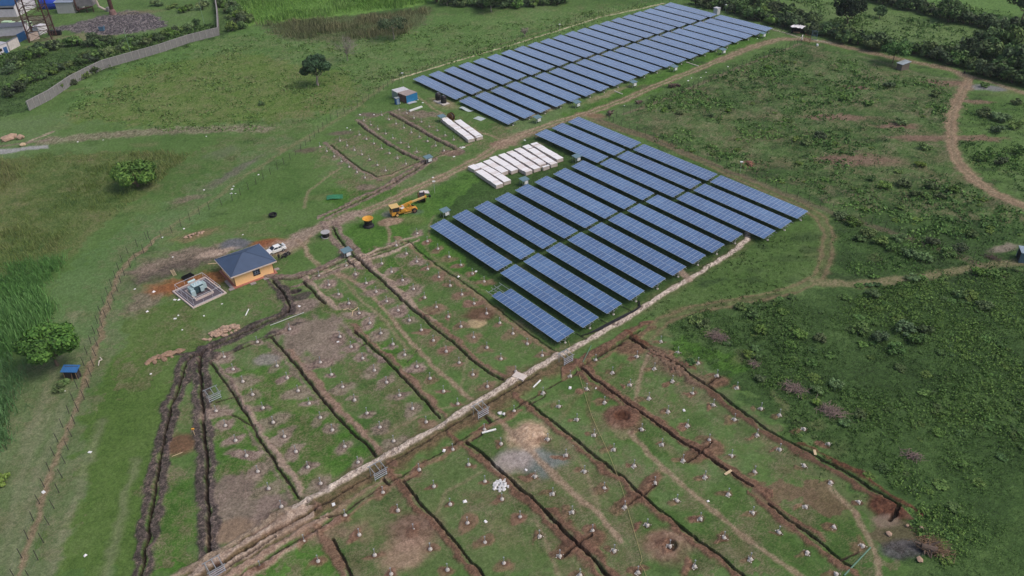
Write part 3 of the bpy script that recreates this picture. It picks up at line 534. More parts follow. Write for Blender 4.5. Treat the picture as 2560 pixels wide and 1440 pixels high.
for px, py, g in foots:
    R = right_of_strip(px, py); near_table = py < 720 and px > 1030 and R is False and px > 1000
    if py < 470: cols, op, r = GREY, rf.uniform(.3, .6), .8
    elif R and px > 1340: cols, op, r = RED+[A(142, 112, 92)], rf.uniform(.55, .85), rf.uniform(.5, .8)
    elif R: cols, op, r = RED[1:]+[A(132, 104, 90)], rf.uniform(.6, .85), rf.uniform(.65, 1.0)
    elif px > 1050: cols, op, r = [A(110, 86, 74), A(136, 112, 98)], rf.uniform(.6, .9), rf.uniform(.9, 1.4)
    else: cols, op, r = GREY+[A(142, 128, 118)], rf.uniform(.7, .95), rf.uniform(1.0, 1.6)
    if near_table and px > 1040 and py < 705: op *= .3; r *= .6
    dx, dy = (rf.uniform(-16, -7), rf.uniform(-4, 3)) if R and px > 1280 else (rf.uniform(-7, 1), rf.uniform(-3, 4))
    op = min(1, op*rf.uniform(.85, 1.25)); r *= rf.uniform(.85, 1.4)
    blob(px+dx*(1.2 if R else .6), py+dy, r*rf.uniform(.9, 1.6), r*rf.uniform(.55, .95), cols, op, rf.uniform(-.3, 1.3), 1.1, .3, rf.uniform(.04, .2) if R else .05, 4 if op > .75 else None)
    if rf.random() < .55: blob(px+rf.uniform(-9, 9), py+rf.uniform(-6, 6), r*rf.uniform(.3, .7), r*rf.uniform(.25, .5), cols, op*.8, rf.uniform(0, 3), .8, .5, .06)
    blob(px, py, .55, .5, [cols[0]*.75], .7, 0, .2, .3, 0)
# --- finish and split the sheet
rough = (RND-.5)*.05+(N05-.5)*.06+(N2-.5)*.12
Z += np.where(CLS == 3, 0, rough)
scr = np.zeros((NR, NC), bool)
C *= (.80+.40*RND+.2*(N05-.5))[..., None]
C = np.clip(C, 0.004, .9)
ground_m = attr_mat('ground_surface', .95, .1, .15)
idx = np.arange(NR*NC).reshape(NR, NC)
quads = np.stack([idx[:-1, :-1], idx[:-1, 1:], idx[1:, 1:], idx[1:, :-1]], -1).reshape(-1, 4)
qc = CLS[:-1, :-1].reshape(-1); P3 = np.stack([X.ravel(), Y.ravel(), Z.ravel()], 1); Cf = C.reshape(-1, 3)
for k, nm in enumerate(('ground', 'dirt_road', 'footpath', 'trench', 'spoil_bank', 'gravel_strip')):
    q = quads[qc == k]
    if not len(q): continue
    u, inv = np.unique(q, return_inverse=True)
    o = bpy.data.objects.new(nm, raw_mesh(nm, P3[u], inv.reshape(-1, 4), Cf[u], ground_m)); COL.objects.link(o); tag(o, kind='structure')
# ------------------------------------------------------------------ solar tables
galv = mat('galvanised_steel', (176, 182, 186), .45, .6, .12, 2)
frame_m = mat('aluminium_frame', (190, 202, 220), .4, .3, .05, 2)
conc = mat('concrete', (196, 190, 184), .9, 0, .2, 5)
white_paint = mat('white_paint', (228, 230, 230), .5, 0, .08, 2)
cell = bpy.data.materials.new('photovoltaic_cells'); cell.use_nodes = True
n = cell.node_tree; b = n.nodes['Principled BSDF']; b.inputs['Roughness'].default_value = .2; b.inputs['IOR'].default_value = 1.8; b.inputs['Coat Weight'].default_value = 1.0; b.inputs['Coat IOR'].default_value = 1.7; b.inputs['Sheen Weight'].default_value = 1.0; b.inputs['Sheen Roughness'].default_value = .45; b.inputs['Sheen Tint'].default_value = (.8, .88, 1, 1); b.inputs['Coat Roughness'].default_value = .05
oi = n.nodes.new('ShaderNodeObjectInfo'); cr = n.nodes.new('ShaderNodeValToRGB')
cr.color_ramp.elements[0].color = (*srgb(36, 76, 128), 1); cr.color_ramp.elements[1].color = (*srgb(78, 118, 166), 1)
cr.color_ramp.elements.new(.5).color = (*srgb(52, 94, 146), 1)
tc = n.nodes.new('ShaderNodeTexCoord'); br = n.nodes.new('ShaderNodeTexBrick')
br.offset = 0; br.inputs['Scale'].default_value = 1; br.inputs['Brick Width'].default_value = .1585; br.inputs['Row Height'].default_value = .1585
br.inputs['Mortar Size'].default_value = .003; br.inputs['Mortar'].default_value = (.1, .15, .24, 1)
n.links.new(tc.outputs['Object'], br.inputs['Vector']); ge = n.nodes.new('ShaderNodeNewGeometry'); dn = n.nodes.new('ShaderNodeTexNoise'); dn.inputs['Scale'].default_value = .035; dn.inputs['Detail'].default_value = 3; n.links.new(ge.outputs['Position'], dn.inputs['Vector'])
mx_ = n.nodes.new('ShaderNodeMath'); mx_.operation = 'MULTIPLY_ADD'; mx_.inputs[1].default_value = .45; n.links.new(oi.outputs['Random'], mx_.inputs[0])      # module to module, plus slow drifts of tone
dr_ = n.nodes.new('ShaderNodeMapRange'); dr_.inputs[1].default_value = .35; dr_.inputs[2].default_value = .65; dr_.inputs[3].default_value = 0; dr_.inputs[4].default_value = .55; n.links.new(dn.outputs[0], dr_.inputs[0]); n.links.new(dr_.outputs[0], mx_.inputs[2])
n.links.new(mx_.outputs[0], cr.inputs[0])
n.links.new(cr.outputs[0], br.inputs['Color1']); n.links.new(cr.outputs[0], br.inputs['Color2']); n.links.new(br.outputs[0], b.inputs['Base Color'])
mb = MB(); mw, ml, mt, rim = .983, 1.96, .038, .024          # one framed module, top face split into rim and cells
mb.box(-mw/2, mw/2, -ml/2, ml/2, -mt, -.003, 1)
mb.poly([(-mw/2+rim, -ml/2+rim, 0), (mw/2-rim, -ml/2+rim, 0), (mw/2-rim, ml/2-rim, 0), (-mw/2+rim, ml/2-rim, 0)], 0)
for x0, x1, y0, y1 in ((-mw/2, mw/2, -ml/2, -ml/2+rim), (-mw/2, mw/2, ml/2-rim, ml/2), (-mw/2, -mw/2+rim, -ml/2+rim, ml/2-rim), (mw/2-rim, mw/2, -ml/2+rim, ml/2-rim)):
    mb.box(x0, x1, y0, y1, -.003, .002, 1)
MODULE = mb.mesh('solar_module', [cell, frame_m])
def support_mesh(zl, tilt):
    m = MB(); cy = 1.98; cz = zl+cy*math.tan(tilt)-.18; T = lambda y, d=-.16: (0, y, zl+y*math.tan(tilt)+d)
    m.tube((0, cy, .12), (0, cy, cz-.1), .055, n=8); m.beam(T(.25), T(3.7), .07, .10)
    m.beam((0, cy, cz-.75), T(.75, -.2), .05, .05); m.beam((0, cy, cz-.75), T(3.2, -.2), .05, .05)
    return m.mesh('support_frame', galv)
def footing_mesh(nm='footing'):
    m = MB(); m.lathe([(.24, 0), (.24, .14), (.2, .2)], 10); return m.mesh(nm, conc)
FOOTING = footing_mesh()
def purlin_mesh(n_mod, m0, m1):
    m = MB(); m.box(-n_mod/2*1.0-m0, n_mod/2+m1, -.035, .035, -.12, -.055); return m.mesh('purlin', galv)
PCACHE = {}; rt = random.Random(77)
def solar_table(start, nmod, zl, tilt, yaw, label, group, ext0=.36, ext1=.36, lower_extra=0):
    """start: ground point below the low left corner; local x along the row, y towards the high edge"""
    a = Vector((math.cos(yaw), math.sin(yaw), 0)); c = Vector(start)+a*(nmod/2.0)
    tilt = tilt+rt.uniform(-.005, .005); t = thing('solar_table', label, 'solar panels', (c.x, c.y, rt.uniform(-.04, .04)), yaw+rt.uniform(-.0015, .0015), group)
    def ch(nm, me, loc, rx=0.0):
        o = bpy.data.objects.new(nm, me); COL.objects.link(o); o.parent = t; o.location = loc; o.rotation_euler = (rx, 0, 0); return o
    for r in range(2):
        y = (.99+1.98*r)
        for i in range(nmod):
            if r == 1 and i < lower_extra: continue
            ch('solar_module', MODULE, (-nmod/2+.5+i, y*math.cos(tilt), zl+y*math.sin(tilt)), tilt)
    k = (nmod, ext0, ext1)
    if k not in PCACHE: PCACHE[k] = purlin_mesh(*k)
    for y in (.35, 1.6, 2.36, 3.6): ch('purlin', PCACHE[k], (0, y*math.cos(tilt), zl+y*math.sin(tilt)), tilt)
    if ('s', zl) not in PCACHE: PCACHE[('s', zl)] = support_mesh(zl, tilt)
    ns = 7
    for i in range(ns):
        x = -nmod/2+.25+i*(nmod-.5)/(ns-1)
        if i == 0 and ext0 > 1: x -= ext0-.5
        ch('support_frame', PCACHE[('s', zl)], (x, 0, 0)); ch('footing', FOOTING, (x, 1.98, -.03))
    return t
ORD = ['zeroth', 'first', 'second', 'third', 'fourth', 'fifth', 'sixth', 'seventh', 'eighth', 'ninth', 'tenth', 'eleventh', 'twelfth', 'thirteenth', 'fourteenth', 'fifteenth', 'sixteenth', 'seventeenth', 'eighteenth', 'nineteenth', 'twentieth', 'twenty-first', 'twenty-second', 'twenty-third', 'twenty-fourth', 'twenty-fifth', 'twenty-sixth', 'twenty-seventh', 'twenty-eighth', 'twenty-ninth', 'thirtieth']
NO = Vector((7.69283, 110.43787, 0)); NPR, NSK, NTILT, NZL, NL, NSH = 6.20281, -.23727, .114697, 1.2872, 48.974, 3.8925
GAP = NL-48
for r in range(12):
    base = NO+BX*NPR*r+AX*NSK*r+(AX*NSH if r > 8 else Vector())
    nt_ = 1 if r == 0 else (3 if r > 8 else 2)
    for j in range(nt_):                    # j = 0 is the right-hand table
        nmod = 19 if r == 0 else 24
        st = base-AX*(nmod+j*(24+GAP))
        side = {1: 'only table', 2: ['right-hand table', 'left-hand table'], 3: ['right-hand table', 'middle table', 'left-hand table']}[nt_]
        side = side if nt_ == 1 else side[j]
        lab = 'short blue solar table with bare frame at its left end, nearest the pale gravel strip' if r == 0 else f'blue solar table, {side} in the {ORD[r+1]} row from the front of the near array'
        solar_table(st, nmod, NZL, NTILT, YAW, lab, 'solar tables of the near array', 2.2 if r == 0 else .36, .62 if (r > 8 and j == 0) else .36, 1 if r == 0 else 0)
FO = Vector((.361025, 210.231454, 0)); FPR, FTILT, FZL, FL_, FSK, FYAW = 6.1223, .11188, .7128+.25, 49.695, -.31707, YAW-.015564
AF = Vector((math.cos(FYAW), math.sin(FYAW), 0)); BF = Vector((-math.sin(FYAW), math.cos(FYAW), 0))
for r in range(21):
    for j in range(2):
        st = FO+BF*FPR*r+AF*FSK*r-AF*(24+j*(FL_-24))
        solar_table(st, 24, FZL, FTILT, FYAW, f"blue solar table, {['right-hand', 'left-hand'][j]} table in the {ORD[r+1]} row from the front of the far array", 'solar tables of the far array', .5, .5)
# ------------------------------------------------------------------ bare footings with posts
mbp = MB(); mbp.tube((0, 0, .1), (0, 0, 1.3), .05, n=6); mbp.box(-.09, .09, -.09, .09, 1.28, 1.31); POST = mbp.mesh('post', mat('zinc_grey', (148, 154, 160), .5, 0, .1, 3))
mbp = MB(); mbp.lathe([(.3, 0), (.28, .16), (.18, .32), (.12, .34)], 10); PILE = mbp.mesh('footing', mat('pale_concrete', (196, 190, 184), .9, 0, .25, 6))
mbp = MB(); rr = random.Random(9)
for _ in range(9): mbp.rock((rr.uniform(-.45, .45), rr.uniform(-.45, .45), .05), rr.uniform(.07, .15), rr)
RUB = mbp.mesh('rubble_collar', mat('pale_rubble', (198, 194, 188), .95, 0, .3, 5))
zones = {}
for px, py, g in foots:
    z = 'upper' if py < 470 else ('right' if right_of_strip(px, py) else 'left')
    zones.setdefault(z, []).append((px, py, g))
ZL = {'upper': ('short post on small footing in upper plot by crates', 'short posts on footings in the upper plot'),
      'left': ('steel post on footing left of gravel strip', 'steel posts on footings left of the gravel strip'),
      'right': ('steel post in white footing right of gravel strip', 'steel posts in white footings right of the gravel strip')}
PROTO = None
for z, L in zones.items():
    # cluster into lines across the plot (constant b), then number them
    L = sorted(L, key=lambda q: q[2].dot(BX)); lines = []
    for q in L:
        if lines and abs(np.mean([e[2].dot(BX) for e in lines[-1]])-q[2].dot(BX)) < 1.6: lines[-1].append(q)
        else: lines.append([q])
    lines = lines[::-1]                     # counted from the solar tables / crates downwards
    for i, ln in enumerate(lines):
        ln.sort(key=lambda q: q[2].dot(AX))
        for j, (px, py, g) in enumerate(ln):
            lab = f'{ZL[z][0]}, {ORD[min(j+1, 30)]} along the {ORD[min(i+1, 30)]} line'
            t = thing('footing_post', lab, 'footing', (g.x, g.y, float(0)), rf.uniform(0, 3), ZL[z][1])
            t.scale = (.9, .9, .95) if z == 'upper' else (1, 1, 1)
            for nm, me in (('post', POST), ('footing', PILE)):
                if nm == 'post' and z == 'right' and px > 1990: continue
                o = bpy.data.objects.new(nm, me); COL.objects.link(o); o.parent = t
            if z == 'right' and px > 1330:
                o = bpy.data.objects.new('rubble_collar', RUB); COL.objects.link(o); o.parent = t
# ------------------------------------------------------------------ vegetation
leaf_m = attr_mat('foliage', .75, .25)
def plant_tint(m):
    n = m.node_tree; b = n.nodes['Principled BSDF']; a = next(q for q in n.nodes if q.type == 'ATTRIBUTE'); oi = n.nodes.new('ShaderNodeObjectInfo'); hs = n.nodes.new('ShaderNodeHueSaturation')
    for sock, lo, hi, mul in (('Hue', .475, .515, 1), ('Saturation', .75, 1.1, 7.3), ('Value', .7, 1.3, 3.7)):
        f = n.nodes.new('ShaderNodeMath'); f.operation = 'MULTIPLY'; f.inputs[1].default_value = mul; g = n.nodes.new('ShaderNodeMath'); g.operation = 'FRACT'; r = n.nodes.new('ShaderNodeMapRange'); r.inputs[3].default_value = lo; r.inputs[4].default_value = hi
        n.links.new(oi.outputs['Random'], f.inputs[0]); n.links.new(f.outputs[0], g.inputs[0]); n.links.new(g.outputs[0], r.inputs[0]); n.links.new(r.outputs[0], hs.inputs[sock])
    n.links.new(a.outputs['Color'], hs.inputs['Color']); n.links.new(hs.outputs[0], b.inputs['Base Color']); return m
bush_leaf = plant_tint(attr_mat('bush_foliage', .75, .25))
def leaf_quads(P, N, S, rs, asp=.55, up=0.0):
    """quads at points P facing roughly N, size S"""
    n_ = len(P); N = N+rs.normal(0, .55, (n_, 3)); N[:, 2] += up; N /= np.linalg.norm(N, axis=1)[:, None]+1e-9
    R = rs.normal(0, 1, (n_, 3)); U = np.cross(N, R); U /= np.linalg.norm(U, axis=1)[:, None]+1e-9; W_ = np.cross(N, U)
    U = U*S[:, None]; W_ = W_*S[:, None]*asp
    V = np.stack([P-U-W_*.4, P-W_*.1+W_*-.9, P+U+W_*.4, P+W_], 1)
    return V.reshape(-1, 3), np.arange(n_*4).reshape(-1, 4)
def crown_mesh(name, seed, rx, rz, nleaf, leaf, cols, lobes=9, zc=None, flat=1.0, dens=.75, m=None):
    """foliage of one crown: leaves through the outer part of several lobes, gaps between"""
    rs = np.random.RandomState(seed); P = []; N = []; Cc = []; zc = rz if zc is None else zc
    L = [(np.array([0, 0, 0.]), .52)]
    for i in range(lobes):
        t = i*2.399+rs.rand(); ph = rs.uniform(-.35, 1.0); q = math.sqrt(max(0, 1-ph*ph*.6))
        e_ = rs.uniform(.55, .85); L.append((np.array([math.cos(t)*q*e_, math.sin(t)*q*e_, ph*.62]), rs.uniform(.24, .46)))
    per = nleaf//len(L)
    for c_, r_ in L:
        d = rs.normal(0, 1, (per, 3)); d /= np.linalg.norm(d, axis=1)[:, None]
        rad = r_*(dens+(1-dens)*rs.rand(per)**.5)*rs.uniform(.85, 1.12, per); p = c_+d*rad[:, None]
        br_ = rs.uniform(.75, 1.2)
        P.append(p); N.append(d); t = rs.rand(per)
        Cc.append((np.array(cols[0])*(1-t[:, None])+np.array(cols[1])*t[:, None])*br_)
    P = np.concatenate(P); N = np.concatenate(N); Cc = np.concatenate(Cc)
    P = P*np.array([rx, rx, rz*flat])+np.array([0, 0, zc]); N = N/np.array([rx, rx, rz])*rx
    V, Fq = leaf_quads(P, N, leaf*rs.uniform(.6, 1.3, len(P)), rs)
    V[:, 2] = np.maximum(V[:, 2], .02)
    return raw_mesh(name, V, Fq, np.repeat(Cc, 4, 0), m or leaf_m)
bark = mat('bark', (112, 98, 86), .95, 0, .3, 4); palebark = mat('pale_bark', (158, 148, 140), .95, 0, .25, 4)
def trunk_mb(h, r, seed, spread=1.5, n=5, z0=.35):
    m = MB(); rr = random.Random(seed); p = Vector((0, 0, -.1)); segs = 4
    for i in range(segs):
        q = Vector((rr.uniform(-.12, .12)*h*.2, rr.uniform(-.12, .12)*h*.2, h*(i+1)/segs)); m.tube(p, q, r*(1-.18*i), r*(1-.18*(i+1)), 8, caps=False); p = q
    for i in range(n):
        t = i*2*math.pi/n+rr.uniform(-.4, .4); s = Vector((0, 0, h*rr.uniform(z0+.2, .9)))
        e = s+Vector((math.cos(t)*spread, math.sin(t)*spread, spread*rr.uniform(.4, .9))); k = s.lerp(e, .5)+Vector((0, 0, -.1*spread))
        m.tube(s, k, r*.5, r*.36, 6, caps=False); m.tube(k, e, r*.36, r*.14, 6, caps=False)
    return m
DK = (srgb(60, 84, 48), srgb(96, 124, 72)); MID = (srgb(76, 108, 54), srgb(116, 146, 78)); LT = (srgb(84, 116, 50), srgb(122, 150, 76)); VDK = (srgb(28, 46, 30), srgb(48, 70, 42)); YG = (srgb(84, 112, 46), srgb(124, 148, 72))
def tree(px, py, label, H, R, cols, seed, n=2600, leaf=.34, trunk_h=None, tr=.22, rzf=.8, nm='tree', off=(0, 0), pale=False, dens=.72, lobes=10):
    g = G(px, py); t = thing(nm, label, 'tree', g, random.Random(seed).uniform(0, 6), 'trees standing singly')
    rz = R*rzf; zc = H-rz*1.02; th = trunk_h or zc*.8
    trunk_mb(th, tr, seed, R*.5).build('trunk', palebark if pale else bark, t)
    me = crown_mesh('crown', seed, R, rz, n, leaf, cols, lobes, zc, dens=dens)
    o = bpy.data.objects.new('crown', me); COL.objects.link(o); o.parent = t; o.location = (off[0], off[1], 0); return t
tree(795, 214, 'dark green spreading tree with a pale trunk standing alone in the upper meadow', 9.6, 5.4, (srgb(42, 68, 46), srgb(70, 100, 66)), 1, 3400, .42, tr=.42, rzf=.72, pale=True)
tree(345, 466, 'round light green tree at the edge of the olive reed field', 7.6, 5.2, (srgb(62, 100, 42), srgb(108, 140, 66)), 2, 3400, .4, 1.6, .35, .75)
tree(144, 914, 'broad green tree spreading over the blue hut by the left fence', 7.8, 5.8, (srgb(52, 92, 36), srgb(98, 138, 62)), 3, 5200, .34, 3.2, .3, .62)
tree(2117, 64, 'very dark rounded tree rising above the hedge behind the gate', 11.5, 5.4, VDK, 4, 4200, .42, 3, .35, .98)
tree(2231, 158, 'bright green tree with slender trunk beside the corrugated hut', 7.8, 4.6, (srgb(58, 96, 46), srgb(96, 134, 72)), 5, 2600, .36, 4, .2, .7)
tree(985, 99, 'grey-green thin-leaved tree with a white trunk by the brown reeds', 9.5, 5.0, (srgb(66, 88, 60), srgb(96, 112, 80)), 6, 1500, .36, 5, .25, .85, pale=True)
tree(2370, 55, 'dark bushy tree standing in the second hedge', 9, 4.6, DK, 7, 3000, .4, 3, .3, .95)
tree(2555, 50, 'dark feathery tree at the right edge of the far field', 13, 7, (srgb(30, 50, 34), srgb(56, 80, 52)), 8, 3200, .5, 5, .35, .7)
tree(2198, 45, 'small rounded green bush tree in the pasture behind the hedge', 4.5, 2.6, (srgb(62, 92, 52), srgb(92, 122, 76)), 9, 900, .36, 2, .15)
tree(1228, 30, 'dark tree with a slim pale trunk at the end of the thicket', 9, 4.5, DK, 10, 1800, .42, 5, .2, .8, pale=True)
tree(1118, 15, 'thin tree with a bare white trunk at the corner of the cane field', 7, 3.0, (srgb(84, 100, 70), srgb(110, 120, 90)), 16, 700, .36, 4.5, .18, .8, pale=True)
def bare_tree(px, py, label, H, R, seed, wood):
    g = G(px, py); t = thing('bare_tree', label, 'tree', g, 0, 'trees standing singly'); rr = random.Random(seed)
    trunk_mb(H*.45, .16, seed, R*.3, 3).build('trunk', wood, t); m = MB()
    for i in range(46):
        a = rr.uniform(0, 6.28); e = rr.uniform(.15, 1.3); s = Vector((rr.uniform(-.3, .3), rr.uniform(-.3, .3), H*rr.uniform(.25, .5)))
        q = s+Vector((math.cos(a)*math.cos(e)*R, math.sin(a)*math.cos(e)*R, math.sin(e)*H*.5)); k = s.lerp(q, .5)+Vector((0, 0, .3))
        m.tube(s, k, .05, .035, 4, caps=False); m.tube(k, q, .035, .018, 4, caps=False)
        for _ in range(6):
            u = k.lerp(q, rr.uniform(.2, 1)); v = u+Vector((rr.uniform(-1, 1), rr.uniform(-1, 1), rr.uniform(0, 1)))*R*.28; m.tube(u, v, .024, .014, 3, caps=False)
    m.build('branches', wood, t); return t
bare_tree(869, 152, 'leafless grey tree standing in the meadow above the dark tree', 8.5, 4.6, 12, mat('grey_twigs', (150, 140, 136), .95, 0, .2, 3))
bare_tree(1312, 92, 'small leafless grey shrub standing behind the fence of the far array', 3.6, 1.7, 13, MATS['grey_twigs'])
# bush prototypes shared by hedges
BUSH = {}
for k, cols in (('dark', DK), ('very dark', (srgb(48, 70, 42), srgb(80, 106, 64))), ('mid', MID), ('light', LT)):
    BUSH[k] = [crown_mesh('foliage', 50+i+hash_, 1.0, .8, 620, .155, cols, 7, .62, dens=.55, m=bush_leaf) for i, hash_ in ((0, len(k)), (1, len(k)*3), (2, len(k)*7))]
mst = MB()
for i in range(5):
    mst.tube((0, 0, 0), (math.cos(i*1.3)*.35, math.sin(i*1.3)*.35, .7), .04, .015, 5)
STEM = mst.mesh('stems', bark)
def bush(px, py, kind, s, label, group, sz=1.0, rnd=random, nm='bush'):
    g = G(px, py); t = thing(nm, label, nm, (g.x, g.y, -.08), rnd.uniform(0, 6.28), group)
    t.scale = (s, s*rnd.uniform(.85, 1.15), s*sz)
    o = bpy.data.objects.new('foliage', rnd.choice(BUSH[kind])); COL.objects.link(o); o.parent = t
    o = bpy.data.objects.new('stems', STEM); COL.objects.link(o); o.parent = t; return t
rb = random.Random(21)
def hedge(P, n, kinds, s0, s1, jit, label, group, sz=1.0):
    pts = [Vector(p) for p in P]; ls = [0]
    for a, b in zip(pts[:-1], pts[1:]): ls.append(ls[-1]+(b-a).length)
    for i in range(n):
        d = ls[-1]*(i+.5)/n; k = next(j for j in range(1, len(ls)) if ls[j] >= d); u = (d-ls[k-1])/(ls[k]-ls[k-1]); p = pts[k-1].lerp(pts[k], u)
        kd = kinds[i % len(kinds)]; bush(p.x+rb.uniform(-jit, jit), p.y+rb.uniform(-jit, jit)*.45, kd, rb.uniform(s0, s1), label, group, sz, rb)
hedge([(1740, 8), (1800, 22), (1870, 42), (1945, 62)], 22, ['dark', 'very dark', 'mid'], 2.2, 3.6, 8, 'dark bush in the thicket behind the far end of the solar tables', 'bushes of the thicket behind the far array')
hedge([(1720, -12), (1830, 5), (1950, 35), (2050, 62)], 16, ['mid', 'dark', 'very dark'], 2.4, 3.8, 9, 'green bush in the back of the thicket above the white kiosk', 'bushes at the back of the thicket')
hedge([(1950, 62), (2010, 78), (2080, 92), (2150, 112), (2210, 128)], 30, ['very dark', 'dark', 'very dark', 'mid'], 2.4, 4.0, 10, 'dark bush in the hedge behind the canopy hut and gate', 'bushes of the hedge along the gate road')
hedge([(2265, 128), (2320, 142), (2380, 158), (2420, 168)], 16, ['dark', 'mid', 'very dark'], 2.4, 3.6, 9, 'dark bush in the hedge between the corrugated hut and the road bend', 'bushes of the hedge by the road bend')
hedge([(2420, 150), (2480, 150), (2560, 175), (2620, 190)], 16, ['very dark', 'dark', 'mid'], 3.2, 5.2, 22, 'large dark bush in the dense mass above the road bend', 'large bushes of the dense mass', 1.1)
hedge([(2440, 180), (2500, 198), (2560, 210), (2620, 225)], 12, ['very dark', 'dark'], 2.6, 4.0, 8, 'dark bush along the front of the dense mass at the right edge', 'front bushes of the dense mass')
hedge([(2430, 120), (2500, 110), (2570, 130)], 9, ['mid', 'dark'], 3.0, 4.4, 14, 'tall bush at the back of the dense mass above the road bend', 'back bushes of the dense mass', 1.15)
hedge([(2150, -4), (2230, 14), (2300, 30), (2340, 42), (2430, 62), (2500, 75), (2560, 84)], 34, ['very dark', 'dark', 'very dark'], 2.2, 3.8, 6, 'dark bush in the hedge between the two far fields', 'bushes of the hedge between the far fields')
hedge([(545, 5), (575, 25), (600, 50), (615, 62), (590, 72)], 16, ['mid', 'dark', 'mid'], 2.0, 3.2, 14, 'green bush by the corner of the concrete boundary wall', 'bushes by the wall corner')
hedge([(1095, 5), (1150, 12), (1230, 18), (1330, 15), (1420, 5)], 26, ['dark', 'mid', 'very dark'], 2.2, 3.6, 10, 'dark bush in the thicket between cane field and far meadow', 'bushes of the thicket by the cane field')
hedge([(10, 190), (60, 150), (130, 120), (190, 120), (260, 110), (330, 110)], 24, ['dark', 'very dark', 'mid'], 1.8, 3.2, 16, 'dark bush in the scrub above the concrete boundary wall', 'bushes of the scrub above the wall')
hedge([(10, 240), (60, 220), (120, 190), (190, 160), (260, 140)], 22, ['very dark', 'dark', 'mid'], 1.6, 2.8, 12, 'bush in the lower scrub close behind the concrete boundary wall', 'bushes close behind the wall')
hedge([(270, 140), (340, 118), (430, 85), (500, 68)], 14, ['mid', 'dark', 'light'], 1.5, 2.6, 9, 'green bush growing along the inner side of the boundary wall', 'bushes along the inner side of the wall')
hedge([(380, 10), (430, 20), (470, 30), (520, 20)], 9, ['mid', 'light'], 1.4, 2.4, 14, 'green bush in the rough ground right of the dark slag heap', 'bushes right of the slag heap')
hedge([(180, 200), (240, 180), (130, 235)], 5, ['mid', 'dark'], 1.2, 1.9, 6, 'low bush at the foot of the concrete boundary wall, meadow side', 'bushes at the foot of the wall')
# scattered shrubs of the right-hand pasture
SH = [(2100, 545, 'mid', 1.5), (2130, 560, 'mid', 1.7), (2170, 590, 'mid', 1.8), (2200, 610, 'mid', 1.7), (2230, 625, 'mid', 1.6), (2270, 640, 'mid', 1.7), (2310, 650, 'mid', 1.5), (2150, 600, 'mid', 1.4), (2250, 600, 'mid', 1.4), (2330, 610, 'dark', 1.7), (2370, 640, 'dark', 1.7), (2400, 625, 'dark', 1.4),
      (2210, 470, 'mid', 1.7), (2260, 465, 'mid', 1.8), (2290, 490, 'dark', 1.6), (2330, 470, 'dark', 1.5), (2350, 495, 'mid', 1.3), (2180, 450, 'mid', 1.2), (2300, 415, 'light', 1.4), (2380, 480, 'mid', 1.5),
      (2220, 218, 'dark', 1.9), (2340, 240, 'mid', 1.7), (2110, 250, 'mid', 1.5), (2170, 262, 'mid', 1.5), (2050, 345, 'dark', 1.7), (2020, 362, 'mid', 1.6), (1990, 352, 'light', 1.2), (2250, 310, 'mid', 1.7), (2310, 372, 'mid', 1.6), (2460, 290, 'mid', 2.2), (2500, 300, 'mid', 2.4), (2540, 320, 'mid', 2.2), (2490, 330, 'dark', 1.9), (2545, 385, 'mid', 2.0), (2450, 400, 'mid', 1.6), (2500, 410, 'dark', 1.8), (2540, 260, 'mid', 1.6), (2460, 218, 'dark', 1.5),
      (1920, 172, 'light', 1.2), (1880, 195, 'light', 1.1), (1680, 270, 'light', 1.2), (1700, 285, 'light', 1.2), (1660, 278, 'light', 1.0), (1780, 290, 'light', 1.1), (1820, 280, 'light', 1.0), (2430, 590, 'mid', 1.4), (2280, 700, 'mid', 1.3), (2450, 685, 'mid', 1.6), (2480, 690, 'mid', 1.4),
      (1740, 805, 'mid', 1.4), (1760, 815, 'mid', 1.3), (1850, 770, 'mid', 1.1), (1880, 790, 'mid', 1.4), (1900, 830, 'mid', 1.3), (2150, 830, 'dark', 1.6), (2200, 850, 'dark', 1.7), (2260, 830, 'dark', 1.9), (2290, 855, 'dark', 1.8), (2240, 880, 'dark', 1.6), (2310, 830, 'dark', 1.5), (2180, 740, 'mid', 1.4), (2420, 745, 'mid', 1.6), (2460, 770, 'mid', 1.5), (2400, 740, 'mid', 1.5), (2000, 840, 'mid', 1.2), (2050, 850, 'mid', 1.2), (2040, 980, 'mid', 1.2), (2090, 965, 'mid', 1.2), (2150, 1040, 'mid', 1.0), (1900, 950, 'dark', 1.0), (1870, 890, 'mid', 1.1), (2040, 1010, 'light', .9), (2110, 1060, 'mid', .9)]
for q in SH: bush(q[0], q[1], q[2], q[3], 'low green shrub growing in the rough pasture on the right', 'low shrubs of the right-hand pasture', .75, rb, 'shrub')
for q in [(655, 262, 'dark', 1.2), (1000, 190, 'dark', .8), (150, 975, 'mid', 1.2), (160, 960, 'mid', 1.0), (8, 1205, 'light', 1.3), (20, 240, 'light', 1.2)]:
    bush(q[0], q[1], q[2], q[3], 'small bush growing by itself in short grass on the left', 'small bushes in the short grass', .7, rb, 'shrub')
